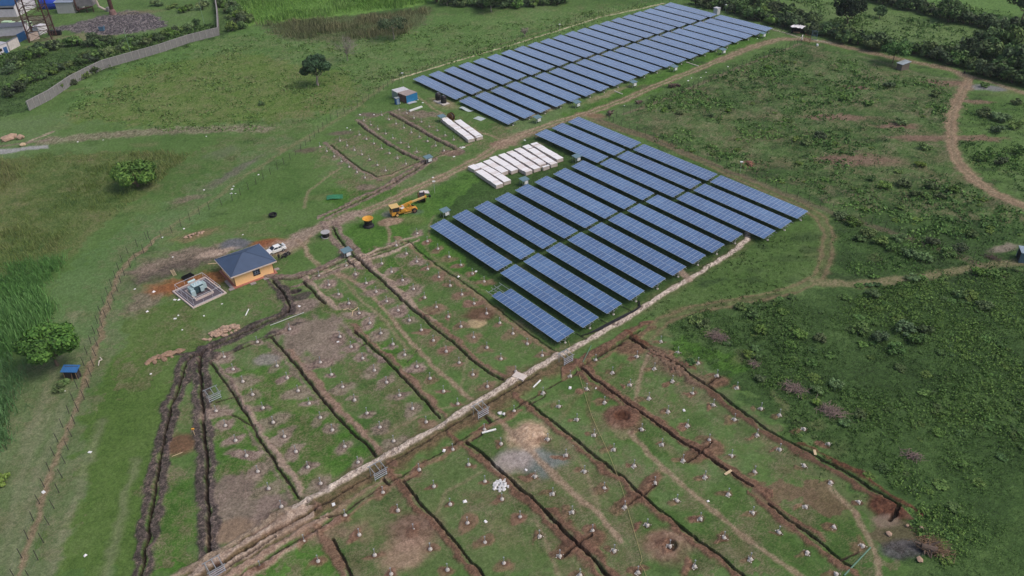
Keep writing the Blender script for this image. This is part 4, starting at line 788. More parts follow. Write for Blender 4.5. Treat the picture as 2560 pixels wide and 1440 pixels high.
def scatter_bushes(P, n_, kinds, s0, s1, sz, name, seed):
    W_ = np.array(PW(P)); rs = np.random.RandomState(seed); lo, hi = W_.min(0), W_.max(0); k = 0; VV = []; CC = []; src = {}
    while k < n_:
        p = rs.uniform(lo, hi); f = stretch(fb(p[:1], p[1:], 11, 4, 4), 2.8)[0]
        if not inpoly(p[:1], p[1:], W_)[0] or rs.rand() > f: continue
        me = BUSH[kinds[k % len(kinds)]][k % 3]; k += 1
        if me.name not in src:
            v = np.empty(len(me.vertices)*3, np.float32); me.vertices.foreach_get('co', v); c = np.empty(len(me.vertices)*4, np.float32); me.color_attributes['Col'].data.foreach_get('color', c); src[me.name] = (v.reshape(-1, 3), c.reshape(-1, 4)[:, :3])
        v, c = src[me.name]; a = rs.uniform(0, 6.28); q = rs.uniform(s0, s1); ca, sa = math.cos(a)*q, math.sin(a)*q
        VV.append(np.stack([v[:, 0]*ca-v[:, 1]*sa+p[0], v[:, 0]*sa+v[:, 1]*ca+p[1], v[:, 2]*q*sz*rs.uniform(.8, 1.2)-.08], 1)); CC.append(c*rs.uniform(.8, 1.2)*np.array([rs.uniform(.85, 1.15), 1, rs.uniform(.85, 1.1)]))
    V = np.concatenate(VV); o = bpy.data.objects.new(name, raw_mesh(name, V, np.arange(len(V)).reshape(-1, 4), np.concatenate(CC), leaf_m)); COL.objects.link(o); return tag(o, kind='stuff')
scatter_bushes([(1690, 890), (1680, 820), (1800, 775), (2050, 725), (2560, 665), (2640, 700), (2640, 1440), (2330, 1440), (2290, 1320), (2250, 1240), (2150, 1180), (1990, 1085), (1860, 990)], 200, ['mid', 'dark', 'dark', 'mid'], .45, 1.15, .4, 'undergrowth_shrubs', 3)
scatter_bushes([(1560, 320), (1720, 235), (1960, 125), (2200, 175), (2360, 220), (2355, 380), (2430, 470), (2570, 550), (2570, 630), (2300, 585), (2100, 515), (1850, 425)], 130, ['mid', 'light', 'mid'], .45, 1.1, .55, 'pasture_weed_clumps', 4)
# ground cover: many small leaf clumps, one object per kind of growth
def cover(name, polys, dens, size, hgt, cols, seed, k=9, grass=False, patch=.5, cap=60000):
    rs = np.random.RandomState(seed); PV = []; 
    for P in polys:
        W_ = np.array(PW(P)); lo, hi = W_.min(0), W_.max(0); n_ = int(np.prod(hi-lo)*dens); n_ = min(n_, cap*3)
        p = rs.uniform(lo, hi, (n_, 2)); q = p+np.stack([fb(p[:, 0], p[:, 1], 5, 1, 3)-.5, fb(p[:, 0], p[:, 1], 5, 7, 3)-.5], 1)*7
        p = p[inpoly(q[:, 0], q[:, 1], W_)]; PV.append(p[:cap])
    p = np.concatenate(PV); f = stretch(fb(p[:, 0], p[:, 1], 11, 4, 4), 2.8); p = p[rs.rand(len(p)) < (1-patch)+patch*f]; f = stretch(fb(p[:, 0], p[:, 1], 11, 4, 4), 2.8); f2 = stretch(fb(p[:, 0], p[:, 1], 17, 8, 3), 2.4)
    n_ = len(p); pos = np.repeat(p, k, 0); sc = np.repeat(.55+.9*f, k)*rs.uniform(.6, 1.2, n_*k)
    o3 = rs.normal(0, 1, (n_*k, 3))*np.array([size*1.1, size*1.1, 0]); o3[:, 2] = rs.rand(n_*k)**.8*hgt*sc
    Pt = np.concatenate([pos, np.zeros((n_*k, 1))], 1)+o3
    Nn = np.concatenate([o3[:, :2]*.6/size, np.ones((n_*k, 1))*.7], 1)
    if grass:                                       # upright blades
        b0 = Pt.copy(); b0[:, 2] = 0; a = rs.uniform(0, 6.28, n_*k); wd = size*.10*sc; lean = rs.normal(0, .28, (n_*k, 2))*hgt
        dx = np.stack([np.cos(a), np.sin(a), 0*a], 1)*wd[:, None]; top = b0+np.concatenate([lean, (hgt*sc*rs.uniform(.7, 1.1, n_*k))[:, None]], 1)
        V = np.stack([b0-dx, b0+dx, top+dx*.4, top-dx*.4], 1).reshape(-1, 3); Fq = np.arange(n_*k*4).reshape(-1, 4)
    else: V, Fq = leaf_quads(Pt, Nn, size*.55*sc, rs, .7)
    t = np.clip(np.repeat(.5*f+.5*f2, k)*.75+rs.rand(n_*k)*.3, 0, 1)
    Cc = pal(t, [np.array(srgb(*c)) for c in cols])*rs.uniform(.75, 1.2, (n_*k, 1))
    o = bpy.data.objects.new(name, raw_mesh(name, V, Fq, np.repeat(Cc, 4, 0), leaf_m)); COL.objects.link(o); return tag(o, kind='stuff')
RS1 = [(1670, 880), (1660, 815), (1800, 778), (2050, 736), (2160, 738), (2300, 716), (2560, 676), (2760, 660), (2800, 1560), (2330, 1560), (2330, 1440), (2290, 1320), (2250, 1245), (2150, 1185), (1990, 1090), (1860, 1000), (1760, 920)]
RS2 = [(1520, 300), (1700, 220), (1960, 115), (2200, 165), (2370, 215), (2365, 380), (2440, 470), (2580, 545), (2600, 640), (2300, 590), (2100, 520), (1850, 425)]
RS3 = [(2080, 570), (2110, 530), (2540, 650), (2540, 690), (2200, 690), (2080, 690)]
RS4 = [(2410, 260), (2600, 260), (2700, 540), (2560, 500), (2440, 430), (2400, 390)]
cover('rough_undergrowth', [RS1], 3.2, .22, .40, [(48, 68, 36), (62, 90, 44), (80, 112, 54), (108, 138, 68)], 31, 9, patch=.3, cap=32000)
cover('rough_undergrowth', [RS3, RS4], 1.0, .36, .5, [(46, 68, 36), (62, 92, 44), (82, 118, 56), (108, 142, 70)], 32, 9, cap=9000)
cover('pasture_weeds', [RS2], .55, .42, .4, [(48, 72, 40), (64, 96, 50), (88, 124, 62), (116, 150, 80)], 33, 9, patch=.95, cap=16000)
cover('pasture_grass', [[(1560, 800), (1700, 700), (1880, 600), (2050, 580), (2060, 700), (1900, 740), (1640, 790)], [(1900, 940), (1700, 880), (1760, 850)], [(1620, 900), (1700, 900), (2200, 1230), (2150, 1260), (1900, 1120)]], .7, .22, .16, [(56, 78, 40), (72, 98, 48), (90, 112, 62)], 34, 7, cap=9000)
cover('reed_bed', [[(-120, 410), (100, 390), (300, 380), (470, 392), (370, 470), (290, 530), (220, 595), (140, 655), (0, 705), (-120, 720)]], 1.4, .5, .9, [(82, 106, 52), (100, 122, 62), (120, 134, 80), (138, 132, 96)], 35, 9, True, .4, 16000)
CANE1 = [(-80, 700), (0, 690), (60, 655), (122, 648), (130, 690), (112, 760), (92, 830), (50, 880), (0, 930), (-80, 1000)]
cover('sugar_cane', [CANE1], 3.0, .8, 2.3, [(68, 108, 54), (86, 132, 66), (114, 158, 94)], 36, 11, True, .2, 9000)
cover('sugar_cane', [[(-60, 920), (28, 900), (40, 960), (30, 1040), (5, 1120), (-60, 1150)]], 3.0, .8, 2.2, [(70, 106, 64), (92, 132, 82), (122, 156, 110)], 37, 11, True, .2, 3000)
cover('cane_field', [[(560, -40), (1090, -40), (1085, 4), (900, 30), (640, 56), (580, 56)]], .8, 1.2, 1.6, [(96, 138, 60), (112, 152, 70), (132, 166, 92)], 38, 9, True, .2, 9000)
cover('brown_reeds', [[(640, 62), (800, 48), (1000, 33), (1070, 20), (1070, 55), (1000, 85), (850, 105), (740, 96)]], .9, .8, 1.6, [(86, 104, 64), (112, 118, 82), (142, 136, 104)], 39, 9, True, .4, 7000)
cover('scrub_undergrowth', [[(-60, 150), (100, 118), (300, 100), (420, 84), (540, 62), (540, 84), (400, 122), (240, 178), (120, 240), (70, 265), (-60, 330)]], .9, .6, .8, [(44, 66, 36), (58, 86, 42), (80, 110, 54), (96, 104, 66)], 40, 8, cap=9000)
cover('meadow_grass', [[(150, 285), (260, 180), (540, 95), (900, 60), (1300, 60), (1450, 30), (1640, 8), (1300, 120), (1000, 185), (850, 285), (700, 325), (400, 330)]], .35, .5, .28, [(78, 110, 54), (94, 126, 64), (110, 134, 78)], 41, 7, cap=14000)
cover('field_weeds', [[(1960, -10), (2180, 22), (2500, 92), (2560, 150), (2420, 145), (2100, 75)], [(2200, -20), (2700, 60), (2700, 120), (2500, 70)]], .3, .7, .5, [(64, 96, 48), (88, 120, 62), (108, 136, 78)], 42, 8, cap=6000)
# ------------------------------------------------------------------ fences
wood_dark = mat('weathered_post', (70, 66, 62), .9, 0, .2, 3); wire = mat('fence_wire', (120, 122, 120), .5, .5, .1, 3)
def fence(P, label, step, hgt, posts=None, r=.055, lean=0.0, nw=3, pm=None, maxp=100):
    W_ = [G(*p) for p in P]; t = thing('wire_fence', label, 'fence', W_[0]); o0 = W_[0]; seq = []; carry = 0.0
    for a, b in zip(W_[:-1], W_[1:]):
        L = (b-a).length; d = carry
        while d < L: seq.append(a.lerp(b, d/L)); d += step
        carry = d-L
    seq.append(W_[-1]); rr = random.Random(len(seq)); m = MB(); m.tube((0, 0, -.15), (0, 0, hgt), r, r*.9, 6); me = m.mesh('post', pm or wood_dark)
    order = sorted(range(len(seq)), key=lambda i: (seq[i]-Vector((0, 0, CAM_H))).length); far = MB()
    for i in order[:maxp]:
        o = bpy.data.objects.new('post', me); COL.objects.link(o); o.parent = t; o.location = seq[i]-o0; o.rotation_euler = (rr.uniform(-.05, .05), rr.uniform(-.05, .05), 0)
    for i in order[maxp:]: far.tube(seq[i]-o0+Vector((0, 0, -.1)), seq[i]-o0+Vector((0, 0, hgt)), r, r, 5)
    if far.v: tag(far.build('posts', pm or wood_dark, t), kind='stuff')
    wm = MB()
    for k in range(nw):
        z = Vector((0, 0, hgt*(.3+.6*k/max(1, nw-1))))
        for a, b in zip(seq[:-1], seq[1:]): wm.tube(a-o0+z, b-o0+z, .006, .006, 3, caps=False)
    wm.build('wires', wire, t); return t
LF = [(88, 1432), (104, 1372), (128, 1300), (150, 1226), (172, 1124), (194, 1034), (221, 978), (235, 914), (252, 828), (268, 790), (280, 765), (297, 725), (313, 685), (325, 672), (345, 645), (386, 610), (428, 585), (478, 550), (520, 525), (576, 505), (650, 455), (720, 405), (760, 370), (830, 300), (882, 275), (940, 240), (985, 207)]
fence([(40, 1500)]+LF, 'inner line of dark posts along the scraped strip, from bottom left to the far array', 3.0, 2.0)
fence([(12, 1500), (40, 1440), (56, 1395), (70, 1350), (82, 1310), (97, 1270), (109, 1225), (140, 1130), (150, 1085), (163, 1060), (175, 1032), (198, 962), (220, 880), (232, 850), (245, 808), (258, 770), (272, 735), (288, 700), (302, 662), (316, 640), (340, 620), (372, 595)], 'outer line of thin dark posts left of the scraped strip', 3.2, 1.9)
fence([(985, 207), (1032, 188), (1100, 163), (1200, 130), (1300, 100), (1400, 68), (1500, 38), (1600, 14), (1640, 2), (1700, -4)], 'post and wire fence running behind the far array beside the pale kerb', 2.6, 2.1, r=.05)
fence([(1640, 2), (1740, 20), (1850, 50), (1960, 78), (2003, 92)], 'wire fence at the far end of the tables, in front of the dark thicket', 3.2, 1.9, r=.05)
fence([(2003, 106), (1960, 125), (1900, 150), (1840, 175), (1790, 196), (1740, 218), (1700, 234), (1660, 252), (1620, 262), (1570, 285), (1515, 300)], 'wire fence along the track, between the far array and the right-hand pasture', 2.6, 2.0, r=.05)
fence([(1515, 300), (1590, 330), (1680, 365), (1780, 405), (1880, 445), (1990, 493), (2100, 535), (2200, 570), (2300, 605), (2400, 640), (2480, 665), (2560, 690), (2620, 710)], 'wire fence along the right side of the near array, running to the right edge', 3.0, 1.9, r=.05)
# ------------------------------------------------------------------ boundary wall
wallm = mat('wall_concrete', (130, 129, 131), .95, 0, .22, 1.2); wallp = mat('wall_pilaster', (150, 148, 148), .95, 0, .15, 2)
def wall(P, h, label, th=.25):
    W_ = [G(*p) for p in P]; o0 = W_[0]; t = thing('boundary_wall', label, 'wall', o0); m = MB(); c = MB(); pil = []
    for a, b in zip(W_[:-1], W_[1:]):
        d = (b-a).normalized(); nn = Vector((-d.y, d.x, 0)); q = [a-nn*th/2, b-nn*th/2, b+nn*th/2, a+nn*th/2]
        m.hexa([v-o0+Vector((0, 0, -.2)) for v in q], [v-o0+Vector((0, 0, h)) for v in q])
        q2 = [a-nn*(th/2+.05), b-nn*(th/2+.05), b+nn*(th/2+.05), a+nn*(th/2+.05)]; c.hexa([v-o0+Vector((0, 0, h+.002)) for v in q2], [v-o0+Vector((0, 0, h+.1)) for v in q2])
        L = (b-a).length; k = max(1, int(L/2.2))
        for i in range(k): pil.append((a+d*(i*L/k)-o0, math.atan2(d.y, d.x)))
    m.build('wall_panels', wallm, t); c.build('coping', wallp, t); pm = MB(); pm.box(-.13, .13, -.2, .2, -.2, h-.003); me = pm.mesh('pilaster', wallp)
    for p, a in pil[:100]:
        o = bpy.data.objects.new('pilaster', me); COL.objects.link(o); o.parent = t; o.location = p; o.rotation_euler = (0, 0, a)
    return t
wall([(74, 276), (128, 248), (180, 212), (228, 187), (260, 172), (315, 156), (400, 132), (470, 108), (548, 88)], 2.9, 'long bent grey concrete wall between the scrub and the meadow')
wall([(548, 87.6), (546, 45), (540, 0), (536, -30)], 2.9, 'end-on grey concrete wall running away from the corner to the top edge')
# ------------------------------------------------------------------ small building helper
def rect(pl, pr, depth):
    """ground frame of a block whose visible front runs from pl to pr (photo points); x along the front, y away"""
    a, b = G(*pl), G(*pr); d = b-a; return a, math.atan2(d.y, d.x), d.length
dark = mat('dark_interior', (34, 34, 38), .9, 0, .2, 2); blue_paint = mat('blue_paint', (38, 92, 148), .6, 0, .25, 1.5)
# switchgear house
ORANGE = mat('orange_render', (255, 206, 150), .85, 0, .08, 2.5); roof_m = mat('slate_blue_roof', (70, 88, 116), .6, 0, .12, .8, .4, (0, .35, .12)); fascia_m = mat('pale_fascia', (214, 196, 188), .7, 0, .08, 2)
brick_m = mat('red_plinth', (170, 112, 98), .9, 0, .2, 4); slab_m = mat('grey_slab', (150, 142, 142), .9, 0, .15, 4); glass_m = mat('window_glass', (40, 46, 60), .15, 0, .1, 3, .6)
E4 = [G(576, 694, 3.0), G(691.7, 652, 3.0), G(647.8, 609, 3.0), G(535.5, 648, 3.0)]
cx = sum(E4, Vector())/4; d = ((E4[1]-E4[0])+(E4[2]-E4[3]))/2; yaw = math.atan2(d.y, d.x); ex, ey = 9.6/2, 8.9/2
H = thing('switchgear_house', 'orange house with a slate blue hipped roof beside the track', 'house', (cx.x, cx.y, 0), yaw); wx, wy = ex-.75, ey-.75
MB().box(-wx-.5, wx+.5, -wy-.5, wy+.5, -.2, .18).build('plinth', brick_m, H)
MB().box(-wx, wx, -wy, wy, .18, 2.9).build('wall', ORANGE, H)
m = MB(); rz_ = 3.0; hp = 4.9; rl = .3
A_, B_, C_, D_ = (-ex, -ey, rz_), (ex, -ey, rz_), (ex, ey, rz_), (-ex, ey, rz_); r0, r1 = (-rl, 0, hp), (rl, 0, hp)
m.poly([A_, B_, r1, r0]); m.poly([B_, C_, r1]); m.poly([C_, D_, r0, r1]); m.poly([D_, A_, r0]); m.poly([D_, C_, B_, A_]); roof = m.build('roof', roof_m, H)
m = MB(); m.beam(r0, r1, .16, .06); [m.beam(p, q, .14, .05) for p, q in ((A_, r0), (D_, r0), (B_, r1), (C_, r1))]; m.build('ridge_cap', mat('ridge_tile', (60, 74, 98), .6), roof)
m = MB()
for p, q in ((A_, B_), (B_, C_), (C_, D_), (D_, A_)): m.beam(Vector(p)+Vector((0, 0, -.13)), Vector(q)+Vector((0, 0, -.13)), .08, .26)
m.build('fascia', fascia_m, roof)
brown = mat('brown_trim', (96, 60, 44), .7)
for sx in (-1, 1): MB().box(sx*wx-.06, sx*wx+.06, -wy-.01, -wy+.1, .18, 2.88).build('corner_trim', brown, H)
wn = MB().box(-.2, 1.3, -wy-.03, -wy+.05, .95, 2.6).build('window', mat('brown_frame', (84, 58, 52), .6), H); MB().box(-.08, 1.18, -wy-.045, -wy-.031, 1.05, 2.5).build('pane', glass_m, wn)
m = MB(); [m.box(-.08+.42*k-.02, -.08+.42*k+.02, -wy-.085, -wy-.046, 1.05, 2.5) for k in (1, 2)]; [m.box(-.08, 1.18, -wy-.085, -wy-.047, 1.05+.36*k-.02, 1.05+.36*k+.02) for k in (1, 2, 3)]; m.build('bars', mat('pale_bars', (170, 184, 210), .5), wn)
dr = MB().box(wx-.02, wx+.05, -1.2, .6, .18, 2.3).build('door', mat('steel_door', (120, 124, 132), .5), H); MB().box(wx+.051, wx+.09, .3, .36, 1.1, 1.3).build('handle', galv, dr)
MB().box(-wx-1.1, -wx-.52, -wy+.1, -.4, -.05, .3).build('ramp', slab_m, H)
for i, (x, y) in enumerate([(-wx-1.0, -wy-.2), (-.9, -wy-1.0), (1.9, -wy-1.0), (wx+.9, -wy+1.0)]):
    tag(MB().box(-.55, .55, -.4, .4, 0, .16).build('paving_slab', slab_m, None, .02), ['grey slab at the left front corner of the orange house', 'grey slab under the front wall, left of middle', 'grey slab under the front wall, right of middle', 'grey slab by the right wall of the orange house'][i], 'slab', 'slabs around the orange house')
    o = bpy.data.objects['paving_slab' if i == 0 else f'paving_slab.{i:03d}']; o.location = H.location+Matrix.Rotation(yaw, 3, 'Z') @ Vector((x, y, 0)); o.rotation_euler = (0, 0, yaw)
# transformer compound
K = [G(481, 771), G(557.5, 743.5), G(512, 690), G(444.5, 727)]; kc = sum(K, Vector())/4; d = ((K[1]-K[0])+(K[2]-K[3]))/2; ky = math.atan2(d.y, d.x)
kx, kyy = 7.1/2, 8.6/2
T = thing('transformer_compound', 'square kerbed compound of dark gravel inside pale rails, beside the orange house', 'compound', (kc.x, kc.y, 0), ky)
kerb = mat('pale_kerb', (204, 188, 182), .9, 0, .12, 3); grav = mat('dark_gravel', (98, 92, 100), .95, 0, .35, 9)
MB().box(-kx+.25, kx-.25, -kyy+.25, kyy-.25, -.1, .06).build('gravel_bed', grav, T)
for x0, x1, y0, y1 in ((-kx, kx, -kyy, -kyy+.25), (-kx, kx, kyy-.25, kyy), (-kx, -kx+.25, -kyy+.25, kyy-.25), (kx-.25, kx, -kyy+.25, kyy-.25)): MB().box(x0, x1, y0, y1, -.1, .3).build('kerb', kerb, T)
rail = mat('pale_rail', (206, 206, 216), .5, .2, .05, 3)
for s, (p, q) in enumerate((((-1, -1), (1, -1)), ((1, -1), (1, 1)), ((1, 1), (-1, 1)), ((-1, 1), (-1, -1)))):
    m = MB(); a = Vector((p[0]*(kx-.6), p[1]*(kyy-.6), .06)); b = Vector((q[0]*(kx-.6), q[1]*(kyy-.6), .06))
    for z in (.1, 1.7): m.beam(a+Vector((0, 0, z)), b+Vector((0, 0, z)), .06)
    for k in range(3): c_ = a.lerp(b, k/3); m.beam(c_, c_+Vector((0, 0, 1.72)), .035)
    m.build('rail_panel', rail, T)
m = MB(); [m.box(*q, .06, .5) for q in ((-1.9, 1.9, -2.3, -2.1), (-1.9, 1.9, 2.0, 2.2), (-1.9, -1.7, -2.1, 2.0), (1.7, 1.9, -2.1, 2.0))]; m.build('inner_kerb', kerb, T)
teal = mat('pale_teal_metal', (178, 202, 208), .45, .1, .1, 2); tealD = mat('dark_teal_metal', (64, 88, 96), .5, .2, .15, 2)
TR = thing('power_transformer', 'pale teal transformer with cooling fins standing in the kerbed compound', 'transformer', (kc.x, kc.y, .06), ky)
TR.location += Matrix.Rotation(ky, 3, 'Z') @ Vector((.1, .5, 0))
MB().box(-.9, .9, -.7, .7, .2, 1.75).build('tank', tealD, TR, .04); MB().box(-1.0, 1.0, -.8, .8, 1.753, 1.85).build('lid', teal, TR, .02)
MB().box(-1.1, 1.1, -.6, -.4, 0, .197).build('skid', dark, TR); MB().box(-1.1, 1.1, .4, .6, 0, .197).build('skid', dark, TR)
for sx in (-1, 1):
    for k in range(6): MB().box(sx*1.3-.35, sx*1.3+.35, -.62+k*.24, -.54+k*.24, .45, 1.6).build('cooling_fin', teal, TR)
MB().tube((-1.2, 1.0, 2.25), (.3, 1.0, 2.25), .22, n=14).build('conservator', teal, TR); MB().beam((-.9, .7, 1.8), (-.9, 1.0, 2.1), .1).build('bracket', tealD, TR)
for k in range(3): MB().lathe([(.1, 0), (.06, .1), (.1, .16), (.06, .26), (.09, .32), (.03, .5)], 10, (-.5+k*.5, -.1, 1.85)).build('bushing', mat('porcelain', (214, 220, 224), .3), TR)
MB().box(.1, .8, -1.15, -.82, .4, 1.5).build('control_box', teal, TR, .02); MB().box(-1.9, -1.05, -1.3, -.8, .1, 1.3).build('cabinet', teal, TR, .02)
g = G(470, 694); t = thing('cable_trough', 'pair of black open troughs lying beside the compound', 'trough', g, ky+.1)
blk = mat('black_plastic', (26, 26, 30), .5, 0, .2, 2)
for y in (-.45, .35):
    m = MB(); m.box(-1.1, 1.1, y-.25, y+.25, 0, .06); m.box(-1.1, 1.1, y-.25, y-.2, .06, .5); m.box(-1.1, 1.1, y+.2, y+.25, .06, .5); m.box(-1.1, -1.05, y-.2, y+.2, .06, .5); m.box(1.05, 1.1, y-.2, y+.2, .06, .5); m.build('tray', blk, t)
# ------------------------------------------------------------------ vehicles and people
tyre = mat('tyre_rubber', (34, 34, 36), .9, 0, .2, 4); rimm = mat('wheel_rim', (170, 172, 176), .35, .6, .05, 3); carw = mat('white_car_paint', (236, 238, 240), .25, 0, .02, 1, .5, None, .6)
def wheel(parent, x, y, r, w_, rim=None):
    m = MB(); m.tube((0, -w_/2, 0), (0, w_/2, 0), r, n=18); o = m.build('wheel', tyre, parent, .03); o.location = (x, y, r)
    m = MB(); m.tube((0, -w_/2-.012, 0), (0, w_/2+.012, 0), r*.6, n=14); m.build('rim', rim or rimm, o); return o
a, b = G(713, 621), G(676, 635); d = (b-a).normalized(); cp = a+d*2.15
car = thing('parked_car', 'white saloon car parked with its nose behind the orange house', 'car', (cp.x, cp.y, 0), math.atan2(d.y, d.x))
prof = [(-2.15, .32), (2.12, .30), (2.2, .5), (2.1, .72), (1.2, .92), (.95, .95), (-1.35, .98), (-2.1, .94), (-2.22, .7)]
MB().prism(prof, -.84, .84).build('body', carw, car, .07)
m = MB(); m.hexa([(1.05, -.78, .93), (1.05, .78, .93), (-1.75, .78, .95), (-1.75, -.78, .95)], [(.25, -.6, 1.42), (.25, .6, 1.42), (-1.0, .6, 1.42), (-1.0, -.6, 1.42)]); m.build('cabin', carw, car, .05)
def pane(pts, nm='window'): 
    c_ = sum((Vector(p) for p in pts), Vector())/4; nn = (Vector(pts[1])-Vector(pts[0])).cross(Vector(pts[2])-Vector(pts[0])).normalized(); nn = nn if nn.dot(c_-Vector((-.3, 0, 1))) > 0 else -nn
    q = [Vector(p)+nn*.012 for p in pts]; MB().hexa([Vector(p)-nn*.01 for p in pts], q).build(nm, glass_m, car)
pane([(1.0, -.70, .98), (1.0, .70, .98), (.30, .56, 1.39), (.30, -.56, 1.39)], 'windscreen'); pane([(-1.70, -.7, 1.0), (-1.70, .7, 1.0), (-1.06, .56, 1.39), (-1.06, -.56, 1.39)], 'rear_window')
for s in (-1, 1):
    pane([(.85, s*.768, .985), (-.35, s*.768, .985), (-.35, s*.622, 1.37), (.26, s*.622, 1.37)]); pane([(-.42, s*.768, .985), (-1.5, s*.768, .985), (-.98, s*.622, 1.37), (-.42, s*.622, 1.37)])
    for x in (1.35, -1.35): wheel(car, x, s*.78, .32, .2)
    MB().box(2.08, 2.2, s*.62-.18, s*.62+.18, .58, .74).build('headlight', glass_m, car, .03); MB().box(-2.235, -2.16, s*.62-.16, s*.62+.16, .66, .86).build('tail_light', mat('red_lens', (170, 30, 30), .3), car, .02)
    MB().box(.72, .92, s*.98-.1, s*.98+.1, .98, 1.1).build('mirror', carw, car, .03)
m = MB(); m.box(-2.15, -1.85, -.7, .7, 1.1, 1.14); m.box(-2.05, -1.95, -.6, -.55, .96, 1.1); m.box(-2.05, -1.95, .55, .6, .96, 1.1); m.build('spoiler', carw, car, .01)
def motorbike(px, py, yaw_, label):
    t = thing('motorbike', label, 'motorbike', G(px, py), yaw_, 'motorbikes by the white car')
    for x in (-.62, .62):
        w_ = wheel(t, x, 0, .3, .11, dark)
    m = MB(); m.beam((-.62, .0, .32), (.1, 0, .6), .06); m.beam((.1, 0, .6), (.45, 0, .8), .08); m.beam((.62, .06, .3), (.42, .06, .95), .04); m.beam((.62, -.06, .3), (.42, -.06, .95), .04); m.build('frame', blk, t)
    MB().box(-.2, .2, -.14, .14, .25, .58).build('engine', mat('engine_metal', (110, 110, 114), .5, .6), t, .03); MB().box(-.05, .4, -.13, .13, .74, .94).build('fuel_tank', blk, t, .05); MB().box(-.75, -.05, -.13, .13, .74, .83).build('seat', dark, t, .03); MB().beam((.4, -.36, 1.0), (.4, .36, 1.0), .035).build('handlebar', galv, t)
motorbike(712, 643, .9, 'black motorbike parked beside the white car, nearest it'); motorbike(720, 640, 1.1, 'black motorbike right of the other one by the white car')
skin_m = mat('dark_skin', (96, 66, 50), .6); hair_m = mat('black_hair', (22, 20, 20), .9)
def person(px, py, yaw_, label, top, bottom, stride=.12):
    t = thing('person', label, 'person', G(px, py), yaw_)
    J = {'pel': (0, 0, .95, .145), 'ch': (.02, 0, 1.32, .165), 'nk': (.03, 0, 1.5, .062), 'hd': (.05, 0, 1.60, .088), 'tp': (.05, 0, 1.71, .085)}
    E_ = [('pel', 'ch'), ('ch', 'nk'), ('nk', 'hd'), ('hd', 'tp')]
    J['ns'] = (.14, 0, 1.615, .022); E_.append(('hd', 'ns'))
    for s, nm in ((1, 'l'), (-1, 'r')):
        J['er'+nm] = (.04, s*.095, 1.62, .02); E_.append(('hd', 'er'+nm))
        k = stride*s
        J['hp'+nm] = (0, s*.1, .88, .095); J['kn'+nm] = (.03+k, s*.11, .48, .062); J['an'+nm] = (k*1.6-.02, s*.11, .08, .042); J['to'+nm] = (k*1.6+.16, s*.12, .04, .036)
        J['sh'+nm] = (.01, s*.19, 1.40, .062); J['el'+nm] = (-.02-k*.6, s*.25, 1.12, .043); J['wr'+nm] = (.06-k, s*.25, .88, .03); J['pa'+nm] = (.08-k, s*.25, .80, .036)
        E_ += [('pel', 'hp'+nm), ('hp'+nm, 'kn'+nm), ('kn'+nm, 'an'+nm), ('an'+nm, 'to'+nm), ('ch', 'sh'+nm), ('sh'+nm, 'el'+nm), ('el'+nm, 'wr'+nm), ('wr'+nm, 'pa'+nm)]
        for f_ in range(4):
            y = s*.25+(f_-1.5)*.02; L_ = (.072, .085, .08, .062)[f_]; J[f'f{f_}{nm}'] = (.10-k, y, .80-L_*.6, .010); J[f'g{f_}{nm}'] = (.115-k, y, .80-L_, .008); E_ += [('pa'+nm, f'f{f_}{nm}'), (f'f{f_}{nm}', f'g{f_}{nm}')]
        J['th'+nm] = (.125-k, s*.215, .79, .010); E_.append(('pa'+nm, 'th'+nm))
    nm_ = list(J); me = bpy.data.meshes.new('body'); me.from_pydata([J[q][:3] for q in nm_], [(nm_.index(p), nm_.index(q)) for p, q in E_], []); o = bpy.data.objects.new('body', me); COL.objects.link(o); o.parent = t
    sk = o.modifiers.new('skin', 'SKIN'); su = o.modifiers.new('sub', 'SUBSURF'); su.levels = su.render_levels = 1
    for i, q in enumerate(nm_): me.skin_vertices[0].data[i].radius = (J[q][3], J[q][3]*(1.25 if q in ('ch', 'pel') else 1)); me.skin_vertices[0].data[i].use_root = q == 'pel'
    dg = bpy.context.evaluated_depsgraph_get(); ev = bpy.data.meshes.new_from_object(o.evaluated_get(dg)); o.modifiers.clear(); o.data = ev; ev.materials.clear()
    for mm in (skin_m, top, bottom, blk): ev.materials.append(mm)
    for p in ev.polygons:
        z = p.center.z; p.material_index = 3 if z < .1 else 2 if z < .98 and abs(p.center.y) < .2 else 1 if z < 1.47 and z > .9 else 0; p.use_smooth = True
    m = MB(); m.lathe([(.092, 1.63), (.098, 1.68), (.085, 1.74), (.03, 1.785), (0, 1.79)], 12, (.035, 0, 0)); m.build('hair', hair_m, t); return t
cl1 = mat('dark_shirt', (44, 46, 54), .9); cl2 = mat('dark_trousers', (36, 36, 40), .9)
person(699, 651, 2.4, 'person in dark clothes standing by the right corner of the orange house', cl1, cl2, .03); person(2409, 189, 2.0, 'person in dark clothes walking on the dirt road at the bend', cl2, cl1, .2)
